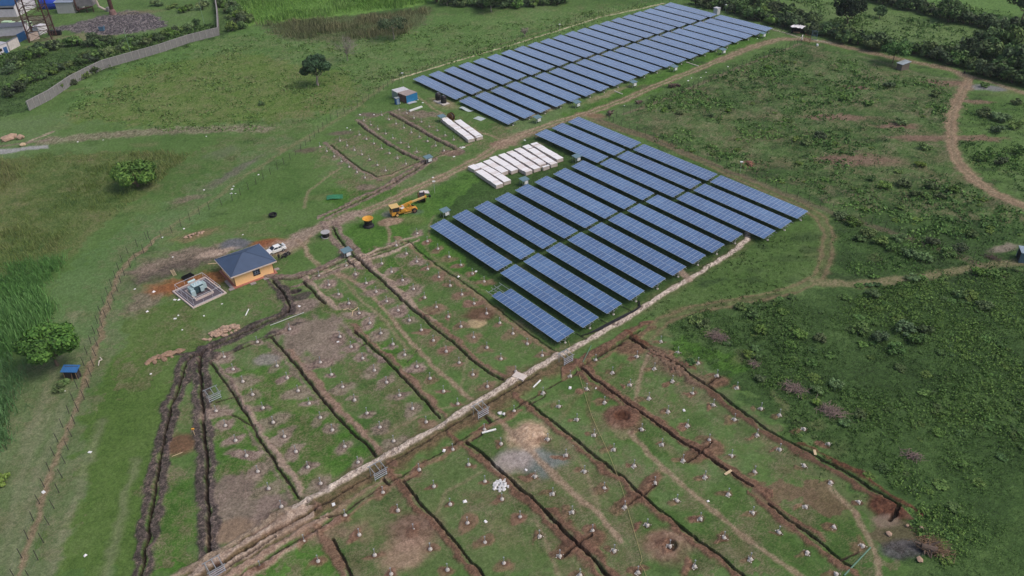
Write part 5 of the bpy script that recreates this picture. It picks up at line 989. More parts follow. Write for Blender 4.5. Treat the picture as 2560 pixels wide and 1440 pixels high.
# mobile crane
yel = mat('crane_yellow', (214, 156, 62), .5, 0, .18, 2); yel2 = mat('faded_cream', (214, 182, 120), .6, 0, .12, 2)
a, b = G(984, 545), G(1048, 530); d = b-a; cr_ = thing('mobile_crane', 'yellow pick-and-carry crane with its boom laid forward, on the grass by the track', 'crane', (a.x, a.y, 0), math.atan2(d.y, d.x)); cr_.location += Vector((-math.sin(cr_.rotation_euler.z), math.cos(cr_.rotation_euler.z), 0))*1.0
MB().box(.2, 5.9, -.7, .7, .55, .95).build('chassis', yel, cr_, .04); MB().box(-.3, .75, -1.0, 1.0, .45, 1.35).build('counterweight', yel, cr_, .05)
cb = MB().hexa([(-.1, -1.0, 1.353), (1.7, -1.0, 1.353), (1.7, 1.0, 1.353), (-.1, 1.0, 1.353)], [(-.2, -.95, 2.35), (1.6, -.95, 2.35), (1.6, .95, 2.35), (-.2, .95, 2.35)]).build('cab', mat('cab_dark', (52, 48, 50), .4), cr_, .03)
MB().box(-.35, 1.7, -1.05, 1.05, 2.353, 2.47).build('roof', yel2, cb, .02); m = MB(); [m.beam((x, y, 1.36), (x-.05, y*.96, 2.35), .07) for x in (-.12, 1.68) for y in (-1.01, 1.01)]; m.build('cab_frame', yel, cb)
MB().box(1.95, 3.1, -.85, .85, .953, 1.5).build('engine_cover', yel, cr_, .06); m = MB(); rr = random.Random(4)
for _ in range(10): m.rock((rr.uniform(1.8, 2.7), rr.uniform(-.8, .5), rr.uniform(1.65, 2.1)), .3, rr)
m.build('rag_bundle', mat('pale_rags', (214, 206, 204), .9, 0, .2, 4), cr_)
for s in (-1, 1): m = MB(); m.beam((4.9, s*.75, .9), (4.2, s*.3, 2.35), .16); m.beam((4.9, s*.75, .9), (3.0, s*.35, 1.9), .14); m.build('lift_strut', yel, cr_)
bo = MB().beam((1.9, .1, 1.75), (5.0, .1, 2.45), .46, .5).build('boom', yel, cr_, .03); MB().beam((3.6, .1, 2.18), (8.3, .1, 2.95), .36, .4).build('boom_extension', yel2, bo, .02); MB().beam((8.1, .1, 2.9), (8.5, .1, 2.96), .5, .5).build('boom_head', yel, bo, .03)
m = MB(); m.beam((8.5, .1, 2.9), (9.2, .0, 2.9), .14); m.box(9.1, 9.5, -.35, .35, 2.7, 3.1); m.tube((9.3, -.2, 2.7), (9.3, -.2, 2.3), .05); m.build('hook_block', blk, cr_)
for s in (-1, 1): wheel(cr_, .95, s*.95, .48, .3, yel2); wheel(cr_, 5.1, s*.95, .6, .36, mat('rusty_rim', (120, 90, 74), .8))
m = MB(); [m.beam((2.6, s*1.05, .5), (4.5, s*1.05, .5), .09) for s in (-1, 1)]; m.build('side_rail', yel2, cr_)
# cable drums
def drum(px, py, label, r, w_, flange, core, axis=None, z0=0, hole=True):
    g = G(px, py); t = thing('cable_drum', label, 'cable drum', g, 0 if axis is None else axis); up = axis is None
    def P(x, y, u): return (x, y, u) if up else (u-w_/2, x, y+r)
    def ring(u0, u1, r0, r1, mm, nm):
        m = MB(); n_ = 24; k = []
        for u in (u0, u1):
            for rr_ in (r0, r1):
                k.append(len(m.v)); m.v += [P(rr_*math.cos(6.2832*i/n_), rr_*math.sin(6.2832*i/n_), u) for i in range(n_)]
        for i in range(n_):
            j = (i+1) % n_
            for q0, q1 in ((0, 1), (1, 3), (3, 2), (2, 0)): m.f.append((k[q0]+i, k[q0]+j, k[q1]+j, k[q1]+i)); m.mi.append(0)
        return m.build(nm, mm, t)
    ring(0, .1, .22 if hole else .02, r, flange, 'flange'); ring(w_-.1, w_, .22 if hole else .02, r, flange, 'flange'); ring(.1, w_-.1, .2, r*.8, core, 'cable')
    return t
yfl = mat('drum_yellow', (212, 154, 58), .6, 0, .15, 2); cab = mat('black_cable', (30, 30, 36), .6, 0, .3, 8); brn = mat('rusty_brown', (116, 84, 52), .85, 0, .25, 2)
t = thing('cable_drum', 'upright drum with a flared yellow rim on black cable beside the round bare patch', 'cable drum', G(922, 566)); MB().lathe([(1.25, .02), (1.25, .14), (1.15, .4), (.9, .6), (.85, 1.6), (.3, 1.25)], 24).build('cable', cab, t); MB().lathe([(.42, 1.2), (.5, 1.75), (.8, 1.82), (1.2, 2.1), (1.25, 2.04), (.85, 1.7)], 24).build('flange', yfl, t)
drum(815, 592, 'upright cable drum with a pale grey round top beside the track', 1.0, 1.25, mat('pale_grey_disc', (170, 170, 172), .7, 0, .15, 3), cab, hole=False)
t = thing('pipe_coil', 'small coil of black pipe lying alone in the grass', 'pipe coil', G(683, 541)); m = MB()
for k in range(4): m.path([(math.cos(i*.45)*(.75+.04*k), math.sin(i*.45)*(.75+.04*k), .12+.16*k) for i in range(15)], .09)
m.build('coil', cab, t)
drum(1128, 301, 'brown cable drum standing on its rim behind the two long rows of white crates', 1.15, .9, brn, cab, .9); drum(1055, 504, 'dark cable drum with yellow flange standing behind the crane boom', 1.25, 1.5, brn, cab, .25)
# ------------------------------------------------------------------ white crates
crate_top = mat('white_wrap', (236, 235, 238), .6, 0, .06, 1.5); crate_side = mat('pale_carton', (200, 188, 182), .85, 0, .14, 2.5); pallet = mat('pallet_wood', (150, 124, 98), .9, 0, .2, 4)
CW, CD, CH = 1.13, 1.98, 1.05
CRATE = [MB().box(-CW/2+.035, CW/2-.035, -CD/2+.02, CD/2-.02, .13, CH-.05).mesh('carton', crate_side), MB().box(-CW/2+.03, CW/2-.03, -CD/2+.01, CD/2-.01, CH-.048, CH).mesh('wrap_cover', crate_top)]
CREAM = CRATE[1].copy(); CREAM.materials.clear(); CREAM.materials.append(mat('cream_wrap', (226, 220, 220), .65, 0, .08, 1.5))
m = MB(); [m.box(-CW/2+.03, CW/2-.03, y-.06, y+.06, 0, .09) for y in (-CD/2+.1, 0, CD/2-.1)]; m.box(-CW/2+.03, CW/2-.03, -CD/2+.03, CD/2-.03, .092, .128); CRATE.append(m.mesh('pallet', pallet))
rc = random.Random(12)
def crates(zx, zy, s, cols, group, name):
    for ci, (p, q, lo) in enumerate(cols):
        a, b = G(zx+p[0]/s, zy+p[1]/s, CH), G(zx+q[0]/s, zy+q[1]/s, CH); d = b-a; L = d.length; d.normalize(); yw = math.atan2(d.y, d.x); nrm = Vector((-d.y, d.x, 0))
        k = max(1, round(L/CW)); st = L/k
        for i in range(k):
            c = a+d*(st*(i+.5))+nrm*(CD/2+.04+rc.uniform(-.07, .07)); 
            t = thing('white_crate', f'white-topped crate, {ORD[i+1]} along {lo} of the {name}', 'crate', (c.x, c.y, 0), yw+rc.uniform(-.015, .015), group); t.scale = (st/CW, 1, rc.uniform(.96, 1.03))
            for nm, me in zip(('carton', 'wrap_cover', 'pallet'), (CRATE[0], CREAM if rc.random() < .25 else CRATE[1], CRATE[2])): o = bpy.data.objects.new(nm, me); COL.objects.link(o); o.parent = t
crates(1080, 270, 6.856, [((150, 180), (620, 542), 'the left row'), ((380, 217), (735, 482), 'the right row'), ((742, 492), (762, 506), 'the offset end')], 'white crates in two long rows', 'two-row stack')
crates(1080, 270, 6.856, [((605, 1000), (725, 1062), 'the short rear part of the first row'), ((735, 1082), (1100, 1330), 'the front part of the first row'), ((732, 966), (1082, 1164), 'the rear part of the second row'), ((1086, 1166), (1236, 1270), 'the front part of the second row'),
   ((870, 917), (1195, 1112), 'the third row'), ((978, 852), (1362, 1082), 'the fourth row'), ((1128, 802), (1602, 1105), 'the fifth row'), ((1270, 757), (1745, 1052), 'the sixth row'), ((1405, 707), (1846, 978), 'the seventh row'), ((1878, 1004), (1905, 1020), 'the loose end of the seventh row'),
   ((1540, 658), (1625, 706), 'the rear part of the eighth row'), ((1637, 712), (2035, 972), 'the eighth row'), ((1678, 614), (1722, 640), 'the rear of the ninth row'), ((1737, 646), (2140, 886), 'the ninth row')], 'white crates in the large stack', 'large stack')
# ------------------------------------------------------------------ cabins, huts, tanks
def cabin(c4, h, nm, label, cat, walls, roofm, over=.0, group=None, door=None, pitch=0.0, extra=None):
    """c4: roof corners as seen in the photo (front left, front right, back right, back left) at height h"""
    P = [G(*p, h) for p in c4]; c = sum(P, Vector())/4; dx = ((P[1]-P[0])+(P[2]-P[3]))/2; dy = ((P[3]-P[0])+(P[2]-P[1]))/2
    yw = math.atan2(dx.y, dx.x); nx = Vector((math.cos(yw), math.sin(yw), 0)); ny = Vector((-nx.y, nx.x, 0)); lx, ly = dx.length/2, abs(dy.dot(ny))/2
    t = thing(nm, label, cat, (c.x, c.y, 0), yw, group); x, y = lx-over, ly-over; e = pitch
    MB().hexa([(-x, -y, -.05), (x, -y, -.05), (x, y, -.05), (-x, y, -.05)], [(-x, -y, h-.062-e), (x, -y, h-.062-e), (x, y, h-.062+e), (-x, y, h-.062+e)]).build('wall', walls, t)
    MB().hexa([(-lx, -ly, h-.06-e), (lx, -ly, h-.06-e), (lx, ly, h-.06+e), (-lx, ly, h-.06+e)], [(-lx, -ly, h-e), (lx, -ly, h-e), (lx, ly, h+e), (-lx, ly, h+e)]).build('roof', roofm, t)
    if door: 
        f, a, b, z, dm = door
        (MB().box(a*x, b*x, -y-.03, -y-.002, .02, z) if f == 'front' else MB().box(-x-.03, -x-.002, a*y, b*y, .02, z)).build('door', dm, t)
    return t, x, y
corr = lambda nm, c, ax=0: mat(nm, c, .55, .1, .2, 1.2, .4, (ax, .3, .18))
cabin([(980, 225.5), (1015.5, 239.5), (1041.5, 230), (1007, 215)], 2.5, 'site_cabin_pair', 'old cabin', 'cabin', corr('pale_teal_siding', (150, 162, 160)), corr('x', (200, 200, 204))) if False else None
cw = corr('pale_siding', (162, 172, 170)); 
cabin([(980, 225.5), (994, 232), (1020, 222.5), (1007, 215)], 2.45, 'site_cabin', 'pale metal cabin with a white roof joined to the rusty blue container', 'cabin', cw, corr('white_sheet', (216, 216, 222)))
t, x, y = cabin([(994.6, 232.2), (1015.5, 239.8), (1041.8, 230), (1021, 222.3)], 2.4, 'shipping_container', 'container with rusty brown sides and a blue end, joined to the white-roofed cabin', 'container', mat('rusty_siding', (112, 86, 82), .85, 0, .4, 1.2), mat('dusty_roof', (158, 146, 142), .85, 0, .25, .8))
MB().box(x+.002, x+.05, -y, y, .0, 2.3).build('blue_end', corr('blue_sheet', (46, 128, 182), 1), t)
d_ = t
t = thing('portable_toilet', 'small blue and grey toilet cubicle in front of the pale cabin', 'toilet', G(993.5, 260), .5); MB().box(-.6, .6, -.6, .6, 0, 1.9).build('wall', blue_paint, t, .03); MB().box(-.66, .66, -.66, .66, 1.9, 2.0).build('roof', cw, t, .03); MB().box(-.35, .35, -.64, -.605, .1, 1.75).build('door', mat('grey_blue_door', (140, 160, 184), .6), t); MB().box(.605, .65, -.5, .5, .2, 2.3).build('leaning_sheet', mat('grey_sheet', (178, 180, 186), .6), t)
g = (G(1083, 253)+G(1124, 260)+G(1108, 264)+G(1100, 249))/4; dx = G(1108, 264)-G(1083, 253); yw = math.atan2(dx.y, dx.x)
tag(MB().box(-2.6, 2.6, -1.15, 1.15, -.1, .2).build('tank_slab', conc, None, .03), 'pale concrete slab under the two black water tanks', 'slab'); o = bpy.data.objects['tank_slab']; o.location = g; o.rotation_euler = (0, 0, yw)
for k, (px, py, lb) in enumerate(((1096, 251, 'black water tank on the slab, the rear one of two'), (1109.5, 258, 'black water tank on the slab, the front one of two'))):
    q = G(px, py); t = thing('water_tank', lb, 'water tank', (q.x, q.y, .2), 0, 'black water tanks')
    prof = [(.85, 0)]; [prof.extend([(.85, .22*i+.02), (.88, .22*i+.08), (.88, .22*i+.16), (.85, .22*i+.2)]) for i in range(8)]
    MB().lathe(prof+[(.82, 1.85), (.5, 2.1), (.3, 2.14)], 20).build('tank', blk, t, 0, True); MB().lathe([(.3, 2.142), (.3, 2.25), (.0, 2.28)], 14).build('lid', mat('grey_lid', (120, 126, 132), .6), t)
    m = MB(); m.path([(.5, .3, 2.1), (.5, .3, 2.5), (.1, .7, 2.55), (.1, .9, 1.8)], .05); m.build('inlet_pipe', galv, t)
cabin([(1783, 18.5), (1794, 21.5), (1803.5, 19), (1792, 16.5)], 2.5, 'white_kiosk', 'small white kiosk with a dark doorway behind the last solar tables', 'kiosk', mat('white_sheet_wall', (206, 210, 216), .6, 0, .1, 1), mat('white_sheet', (216, 216, 222)), .15, None, ('side', -.5, .5, 1.9, dark))
# canopy hut, gate
g0, g1 = G(1976, 84), G(2000, 88); yw = math.atan2((g1-g0).y, (g1-g0).x); c = (g0+g1)/2+Vector((-math.sin(yw), math.cos(yw), 0))*2.0
t = thing('canopy_shelter', 'dark open shelter with a crumpled white sheet roof by the entrance gate', 'shelter', (c.x, c.y, 0), yw); hw = (g1-g0).length/2
for x in (-hw+.1, hw-.1):
    for y in (-1.6, 1.6): MB().beam((x, y, 0), (x, y, 2.4), .12).build('post', wood_dark, t)
MB().box(-hw, hw, 1.3, 1.5, 0, 2.2).build('back_wall', dark, t); MB().box(-hw, -hw+.1, -1.4, 1.29, 0, 2.1).build('side_wall', dark, t)
m = MB(); rr = random.Random(6); nx = 6; zz = [[2.4+rr.uniform(-.12, .25) for _ in range(4)] for _ in range(nx+1)]
for i in range(nx):
    for j in range(3):
        f = lambda a, b: (-hw-.4+(2*hw+.8)*a/nx, -2.1+4.2*b/3, zz[a][b]); m.poly([f(i, j), f(i+1, j), f(i+1, j+1), f(i, j+1)]); m.poly([tuple(Vector(f(*q))-Vector((0, 0, .05))) for q in ((i, j+1), (i+1, j+1), (i+1, j), (i, j))])
m.build('roof_sheet', mat('white_tarp', (226, 224, 228), .6, 0, .15, 1), t); MB().box(-hw+.6, hw-.8, -1.2, -.5, .3, .6).build('bench', pallet, t)
g = G(2004, 103); t = thing('gate_sign', 'white board standing at the left side of the entrance gate', 'sign', g, .9); MB().box(-.55, .55, -.03, .03, .5, 2.2).build('board', white_paint, t); m = MB(); [m.beam((x, .06, 0), (x, .06, 2.1), .07) for x in (-.4, .4)]; m.build('posts', wood_dark, t)
def gate(px0, py0, px1, py1, h, label, m_, nb):
    a, b = G(px0, py0), G(px1, py1); d = b-a; L = d.length; t = thing('metal_gate', label, 'gate', a, math.atan2(d.y, d.x)); m = MB()
    for x in (0, L): m.beam((x, 0, 0), (x, 0, h), .12)
    for z in (.15, h*.5, h-.1): m.beam((.06, 0, z), (L-.06, 0, z), .08)
    m.build('gate_frame', m_, t); m = MB(); [m.beam((L*(k+1)/(nb+1), 0, .19), (L*(k+1)/(nb+1), 0, h-.14), .05) for k in range(nb)]; m.build('bars', m_, t)
gate(2011, 103, 2024, 108, 2.6, 'rusty brown gate leaf standing across the entrance track', mat('rust_gate', (122, 82, 62), .8, 0, .25, 2), 4); gate(2028, 99, 2041, 100.5, 3.2, 'pale blue gate leaf standing open beside the entrance track', mat('pale_blue_steel', (120, 148, 168), .5, .2, .15, 2), 3)
tag(MB().box(-.35, .35, -.35, .35, 0, .7).build('rubble_bag', crate_top, None, .12), 'small pale bag lying by the entrance track, right of the gate', 'bag'); bpy.data.objects['rubble_bag'].location = G(2043, 115)
cabin([(2244, 155.5), (2259, 161.5), (2277, 155), (2260, 149.5)], 2.2, 'corrugated_hut', 'small hut with a pale sloping tin roof beside the bright green tree', 'hut', mat('grey_board', (118, 108, 100), .9, 0, .2, 1.5), corr('tin_roof', (172, 184, 192)), .25, None, ('side', -.6, .2, 1.8, dark), .25)
t, x, y = cabin([(149, 928), (191, 929), (201, 914), (160, 914)], 1.9, 'blue_hut', 'low hut with a blue tin roof under the broad tree by the left fence', 'hut', mat('dark_board', (66, 60, 60), .9, 0, .2, 1.5), corr('blue_tin', (60, 116, 176), 0), .3, None, ('front', .3, .8, 1.4, dark), .2)
m = MB(); [m.beam((q*x, -y-.3, 0), (q*x, -y-.2, 1.6), .07) for q in (-.9, .95)]; m.beam((x*.3, -y-.6, 0), (x*.25, -y-.1, 1.3), .05); m.build('roof_props', pallet, t)
cabin([(2545, 632), (2572, 634), (2580, 618), (2556, 614)], 2.3, 'metal_booth', 'blue-grey metal booth with a dark open side at the right edge', 'booth', mat('blue_grey_steel', (92, 118, 136), .55, .2, .12, 2), corr('blue_grey_roof', (150, 168, 184)), .12, None, ('side', -.7, .7, 2.0, dark))
# ------------------------------------------------------------------ inverter stands
ivm = mat('blue_grey_sheet', (106, 134, 146), .5, .2, .12, 2); ivw = mat('pale_box', (222, 226, 230), .4, 0, .05, 2)
def stand(px, py, label, roofed, yw=None, s=1.0, group=None):
    g = G(px, py); t = thing('inverter_stand', label, 'equipment stand', g, YAW+math.pi/2 if yw is None else yw, group); t.scale = (s, s, s)   # x along the short axis of the plot
    for x in (-.85, .85):
        for y in (-.6, .6): MB().beam((x, y, 0), (x, y, 1.55+.12*y), .07).build('leg', galv, t)
    if roofed:
        MB().hexa([(-1.05, -1.0, 1.5), (1.05, -1.0, 1.5), (1.05, .8, 1.72), (-1.05, .8, 1.72)], [(-1.05, -1.0, 1.54), (1.05, -1.0, 1.54), (1.05, .8, 1.76), (-1.05, .8, 1.76)]).build('roof', ivm, t)
        MB().box(-.5, .5, -.95, -.66, .55, 1.3).build('inverter_box', ivw, t, .03); m = MB(); [m.beam((-.82, -.63, z), (.82, -.63, z), .06) for z in (.5, 1.2)]; m.build('cross_rail', galv, t)
    else:
        m = MB(); [m.beam((-1.1, y, 1.62+.12*y), (1.1, y, 1.62+.12*y), .08) for y in (-.75, .75)]; [m.beam((x, -.75, 1.55), (x, .75, 1.73), .07) for x in (-.8, 0, .8)]; m.build('roof_frame', galv, t)
        m = MB(); [m.box(-.95, .95, -.72, -.66, z, z+.06) for z in (.45, .8, 1.15, 1.4)]; m.build('mounting_rail', mat('bright_rail', (196, 204, 220), .4, .3, .05, 2), t)
for q in ((536, 998, 'bare silver frame stand beside the dark trench in the left plot'), (1202, 1038, 'bare silver frame stand beside the sand heap end of the gravel strip'), (947, 1190, 'bare silver frame stand on the red strip, middle of the lower plots'), (1414, 906, 'bare silver frame stand at the red trench corner near the short solar table'), (542, 1432, 'bare silver frame stand at the bottom end of the long dark trench')):
    stand(*q, False, None, 1.1, 'bare silver frame stands')
for q in ((1113, 540, 'grey-roofed stand at the left end of the near array front rows'), (1310, 462, 'grey-roofed stand between large crate stack and near array'), (1441, 404, 'grey-roofed stand at the left end of the ninth near-array row'), (868, 641, 'blue-grey roofed stand with white box at the trench crossing by the track'), (1071, 406, 'blue-grey roofed stand at the corner of the upper plot trenches'), (1105, 303, 'pale grey low cabinet stand left of the two crate rows')):
    stand(*q, True, None, 1.0, 'roofed equipment stands')
for i, (px, py) in enumerate(((1343, 306), (1441, 268), (1582, 217), (1684, 178), (1805, 135), (1905, 94))):
    stand(px, py, f'roofed stand with white box beside the far array rows, {ORD[i+1]} from the front', True, FYAW+math.pi/2, 1.05, 'roofed stands along the far array')
# lamp poles and slim green poles
def pole(px, py, h, label, m_, lamp=True, r=.05):
    t = thing('lamp_pole' if lamp else 'slim_pole', label, 'pole', G(px, py)); MB().tube((0, 0, 0), (0, 0, h), r, r*.8, 8).build('pole', m_, t)
    if lamp: MB().box(-.35, .35, -.22, .22, h, h+.22).build('lamp_head', white_paint, t, .04)
gpole = mat('pale_green_pole', (132, 164, 134), .6); grp = mat('grey_pole', (176, 180, 176), .5)
for q in ((1399, 82, 3.0, 'white-topped lamp pole behind the far array, middle of its left side'), (1813, 31, 2.8, 'white-topped lamp pole beside the white kiosk'), (1008, 208, 3.2, 'white-topped lamp pole at the near corner of the far array'), (1850, 434, 3.0, 'white-topped lamp pole by the brick pile outside the fence'), (1087, 483, 3.0, 'thin lamp pole in the grass beside the crane hook')): pole(*q, grp)
pole(328, 137, 9, 'tall thin green pole rising in front of the wall below the slag heap', gpole, False, .09); pole(511, 61, 9, 'tall thin green pole in the grass left of the wall corner', gpole, False, .09)
# ------------------------------------------------------------------ works in the top left corner
rust = mat('rusted_steel', (84, 58, 54), .85, .2, .3, 3)
F_ = [G(74, 107), G(132, 101.5), G(105, 98.5), G(78, 101)]; base = [G(74, 107), G(131, 102)]; d = base[1]-base[0]; L = d.length; yw = math.atan2(d.y, d.x)
t = thing('lattice_tower', 'tall rusty steel lattice tower rising out of the top left corner', 'tower', base[0], yw); Ht, dp = 34, 7.0
leg = lambda k, z: Vector(((0, 1, 1, 0)[k]*L+((1, -1, -1, 1)[k])*.012*z, (0, 0, 1, 1)[k]*dp+((1, 1, -1, -1)[k])*.012*z, z))
for k in range(4): MB().beam(leg(k, 0), leg(k, Ht), .42).build('leg', rust, t)
for z in range(0, Ht-3, 4):
    m = MB()
    for k in range(4):
        j = (k+1) % 4; m.beam(leg(k, z+4), leg(j, z+4), .2); m.beam(leg(k, z), leg(j, z+4), .11); m.beam(leg(j, z), leg(k, z+4), .11)
    m.build('bracing', rust, t)
def shed(pl, pr, depth, h, label, cat, wall_, roof_, over=.3, rise=.0, nm='industrial_shed', feats=()):
    a, yw, L = rect(pl, pr, depth); t = thing(nm, label, cat, a, yw); MB().box(0, L, 0, depth, -.2, h).build('wall', wall_, t); m = MB()
    if rise > .4: m.prism([(-over, h+.02), (depth/2, h+rise), (depth+over, h+.02), (depth+over, h-.1), (depth/2, h+rise-.12), (-over, h-.1)], 0, 1) if False else [m.hexa([(-over, y0, z0), (L+over, y0, z0), (L+over, y1, z1), (-over, y1, z1)], [(-over, y0, z0+.1), (L+over, y0, z0+.1), (L+over, y1, z1+.1), (-over, y1, z1+.1)]) for y0, z0, y1, z1 in ((-over, h+.01, depth/2, h+rise), (depth/2, h+rise, depth+over, h+.01))]
    else: m.hexa([(-over, -over, h+.01), (L+over, -over, h+.01), (L+over, depth+over, h+.01+rise), (-over, depth+over, h+.01+rise)], [(-over, -over, h+.12), (L+over, -over, h+.12), (L+over, depth+over, h+.12+rise), (-over, depth+over, h+.12+rise)])
    m.build('roof', roof_, t)
    for f_nm, x0, x1, z0, z1, mm in feats: MB().box(x0*L, x1*L, -.06, -.003, z0, z1).build(f_nm, mm, t)
    return t
ww = mat('whitewash', (214, 212, 218), .8, 0, .15, 1); gr_roof = corr('grey_tin', (112, 116, 126)); bl_roof = corr('blue_works_roof', (34, 82, 134))
shed((-70, 45), (44, 42), 16, 4.6, 'long white works building with a deep blue roof at the left edge', 'building', ww, bl_roof, .4, 2.6, feats=(('window', .55, .98, 3.2, 3.9, dark),))
shed((-60, 96), (64, 86), 6, 3.2, 'long low grey-roofed shed behind the white hut at the left edge', 'shed', ww, gr_roof, .3, .9)
shed((-30, 150), (24, 130), 5, 3.4, 'white hut with a blue door at the left edge', 'hut', ww, mat('pale_roof', (176, 178, 188), .7), .2, .3, 'white_hut', (('door', .78, .95, 0, 2.2, blue_paint), ('window', .6, .72, 1.2, 2.2, dark)))
shed((26, 127), (51, 114), .5, 3.2, 'streaked white wall panel between the white hut and the blue gate', 'wall', mat('streaked_white', (206, 200, 200), .85, 0, .25, 1), gr_roof, .1, .0, 'yard_wall'); shed((50, 106), (68, 96), .4, 2.8, 'blue sheet gate beside the streaked white wall', 'gate', blue_paint, blue_paint, .05, 0, 'sheet_gate')
shed((76, 103), (100, 96), .5, 2.8, 'pinkish boarded wall behind the tower legs', 'wall', mat('pink_board', (206, 186, 178), .85, 0, .25, 1), gr_roof, .1, 0, 'yard_wall'); shed((100, 88), (122, 80), 3, 3.0, 'small white block behind the tower, beside the black tanks', 'shed', ww, ww, .1, 0, 'white_block')
shed((145, 34), (188, 33), 9, 4.5, 'grey-white shed with a pale blue-grey roof beside the pipework', 'shed', mat('grey_sheet_wall', (176, 176, 176), .8, 0, .12, 1), corr('pale_blue_roof', (156, 168, 186)), .4, .6); shed((42, 38), (60, 34), 5, 4, 'white cluttered block at the right end of the blue-roofed building', 'building', ww, dark, .1, .2, 'white_block')
t = thing('storage_dome', 'bright blue rounded tank top at the upper edge left of the pipework', 'tank', G(140, 14)); MB().lathe([(6.5, 0), (6.5, 2.5), (5.5, 4), (3, 5), (0, 5.4)], 24).build('shell', mat('bright_blue', (34, 70, 190), .5), t, 0, True); MB().lathe([(6.62, 2.3), (6.62, 2.5), (6.5, 2.52)], 24).build('rim', blue_paint, t)
def truck(px0, py0, px1, py1, label):
    a, yw, L = rect((px0, py0), (px1, py1), 2); t = thing('lorry', label, 'lorry', a, yw, 'pale green lorries'); gm = mat('pale_green_paint', (186, 214, 178), .6, 0, .15, 1.5); MB().box(0, L*.7, 0, 2.3, .9, 2.7).build('cargo_body', gm, t, .05); cb = MB().box(L*.72, L, .1, 2.2, .7, 2.4).build('cab', gm, t, .12); MB().box(L+.002, L+.03, .3, 2.0, 1.5, 2.2).build('windscreen', glass_m, cb); MB().box(0, L, .4, 1.9, .55, .88).build('chassis', dark, t)
    for x in (L*.15, L*.32, L*.85):
        for y in (.15, 2.15): wheel(t, x, y, .5, .3)
truck(8, 72, 36, 72, 'pale green lorry left of the tower'); truck(50, 72, 76, 72, 'pale green lorry behind the tower legs')
for i, px in enumerate((131, 146)): t = thing('oil_tank', ['black square tank right of the tower, left one', 'black square tank right of the tower, right one'][i], 'tank', G(px, 87), .1, 'black tanks by the tower'); MB().box(-1.2, 1.2, -.9, .9, 0, 1.7).build('tank', blk, t, .08); MB().tube((0, 0, 1.7), (0, 0, 1.85), .25, n=12).build('lid', dark, t)
t = thing('skip', 'small blue-grey skip standing at the edge of the slag heap', 'skip', G(256, 77), .1); m = MB(); m.hexa([(-.8, -.7, .1), (.8, -.7, .1), (.8, .7, .1), (-.8, .7, .1)], [(-1.0, -.9, 1.8), (1.0, -.9, 1.8), (1.0, .9, 1.8), (-1.0, .9, 1.8)]); m.build('body', mat('grey_blue_steel', (84, 120, 146), .7, .1, .2, 2), t); MB().box(-.9, .9, -.8, .8, 1.803, 1.84).build('fill', grav, t)
t = thing('furnace_rig', 'grey furnace platform with rusty ducts beside the pale shed', 'furnace', G(215, 30), .05); MB().box(-2.5, 4.0, -1, 5, 2.6, 5.5).build('casing', mat('ash_grey', (136, 132, 136), .9, 0, .3, .6), t); [MB().beam((x, -.9, 0), (x, -.9, 2.6), .3).build('leg', rust, t) for x in (-2.2, 1, 3.7)]
m = MB(); m.path([(-2.9, -1.2, 5.5), (-2.9, -1.2, 1.2), (3.5, -1.2, 2.4)], .35, 8); m.build('duct', rust, t); m = MB(); m.path([(5.6, -.8, 7.5), (6.2, -.8, 2.2), (8.4, -.8, .8), (10.0, -.8, .9)], .5, 10); m.build('pale_duct', mat('pale_duct', (190, 178, 168), .7, 0, .2, 1), t); MB().tube((9.9, -.8, 0), (9.9, -.8, 1.8), .8, n=12).build('fan_drum', mat('ash_grey', (1, 1, 1)), t)
t = thing('chimney', 'rusty brown chimney stack standing right of the furnace ducts', 'chimney', G(283, 36)); MB().tube((0, 0, 0), (0, 0, 17), .85, .75, 14).build('stack', rust, t); MB().lathe([(1.5, 0), (1.3, 1.4), (.86, 2.2)], 14).build('base', mat('rusty_base', (128, 102, 98), .9, 0, .3, 1), t)
t = thing('pipe_bridge', 'long thin rusty pipe carried on posts in front of the pale shed', 'pipe', G(95, 30)); a, b = G(95, 30), G(200, 30); m = MB(); m.tube((0, 0, 5.5), tuple(b-a+Vector((0, 0, 5.5))), .22, n=8); m.build('pipe', rust, t); [MB().tube(tuple((b-a)*f), tuple((b-a)*f+Vector((0, 0, 5.4))), .14, n=6).build('post', rust, t) for f in (.02, .7, .98)]
# slag lumps: a heap nobody could count
m = MB(); rr = random.Random(8); SL = PW([(215, 60), (260, 44), (330, 30), (372, 34), (412, 56), (418, 66), (350, 80), (278, 86), (230, 80)])
lo = np.array(SL).min(0); hi = np.array(SL).max(0); c_ = 0
while c_ < 520:
    p = (rr.uniform(lo[0], hi[0]), rr.uniform(lo[1], hi[1]))
    if inpoly(np.array([p[0]]), np.array([p[1]]), SL)[0]: m.rock((p[0], p[1], .08), rr.uniform(.18, .5), rr); c_ += 1
tag(m.build('slag_heap', mat('slag', (92, 87, 93), .95, 0, .45, .5)), kind='stuff')
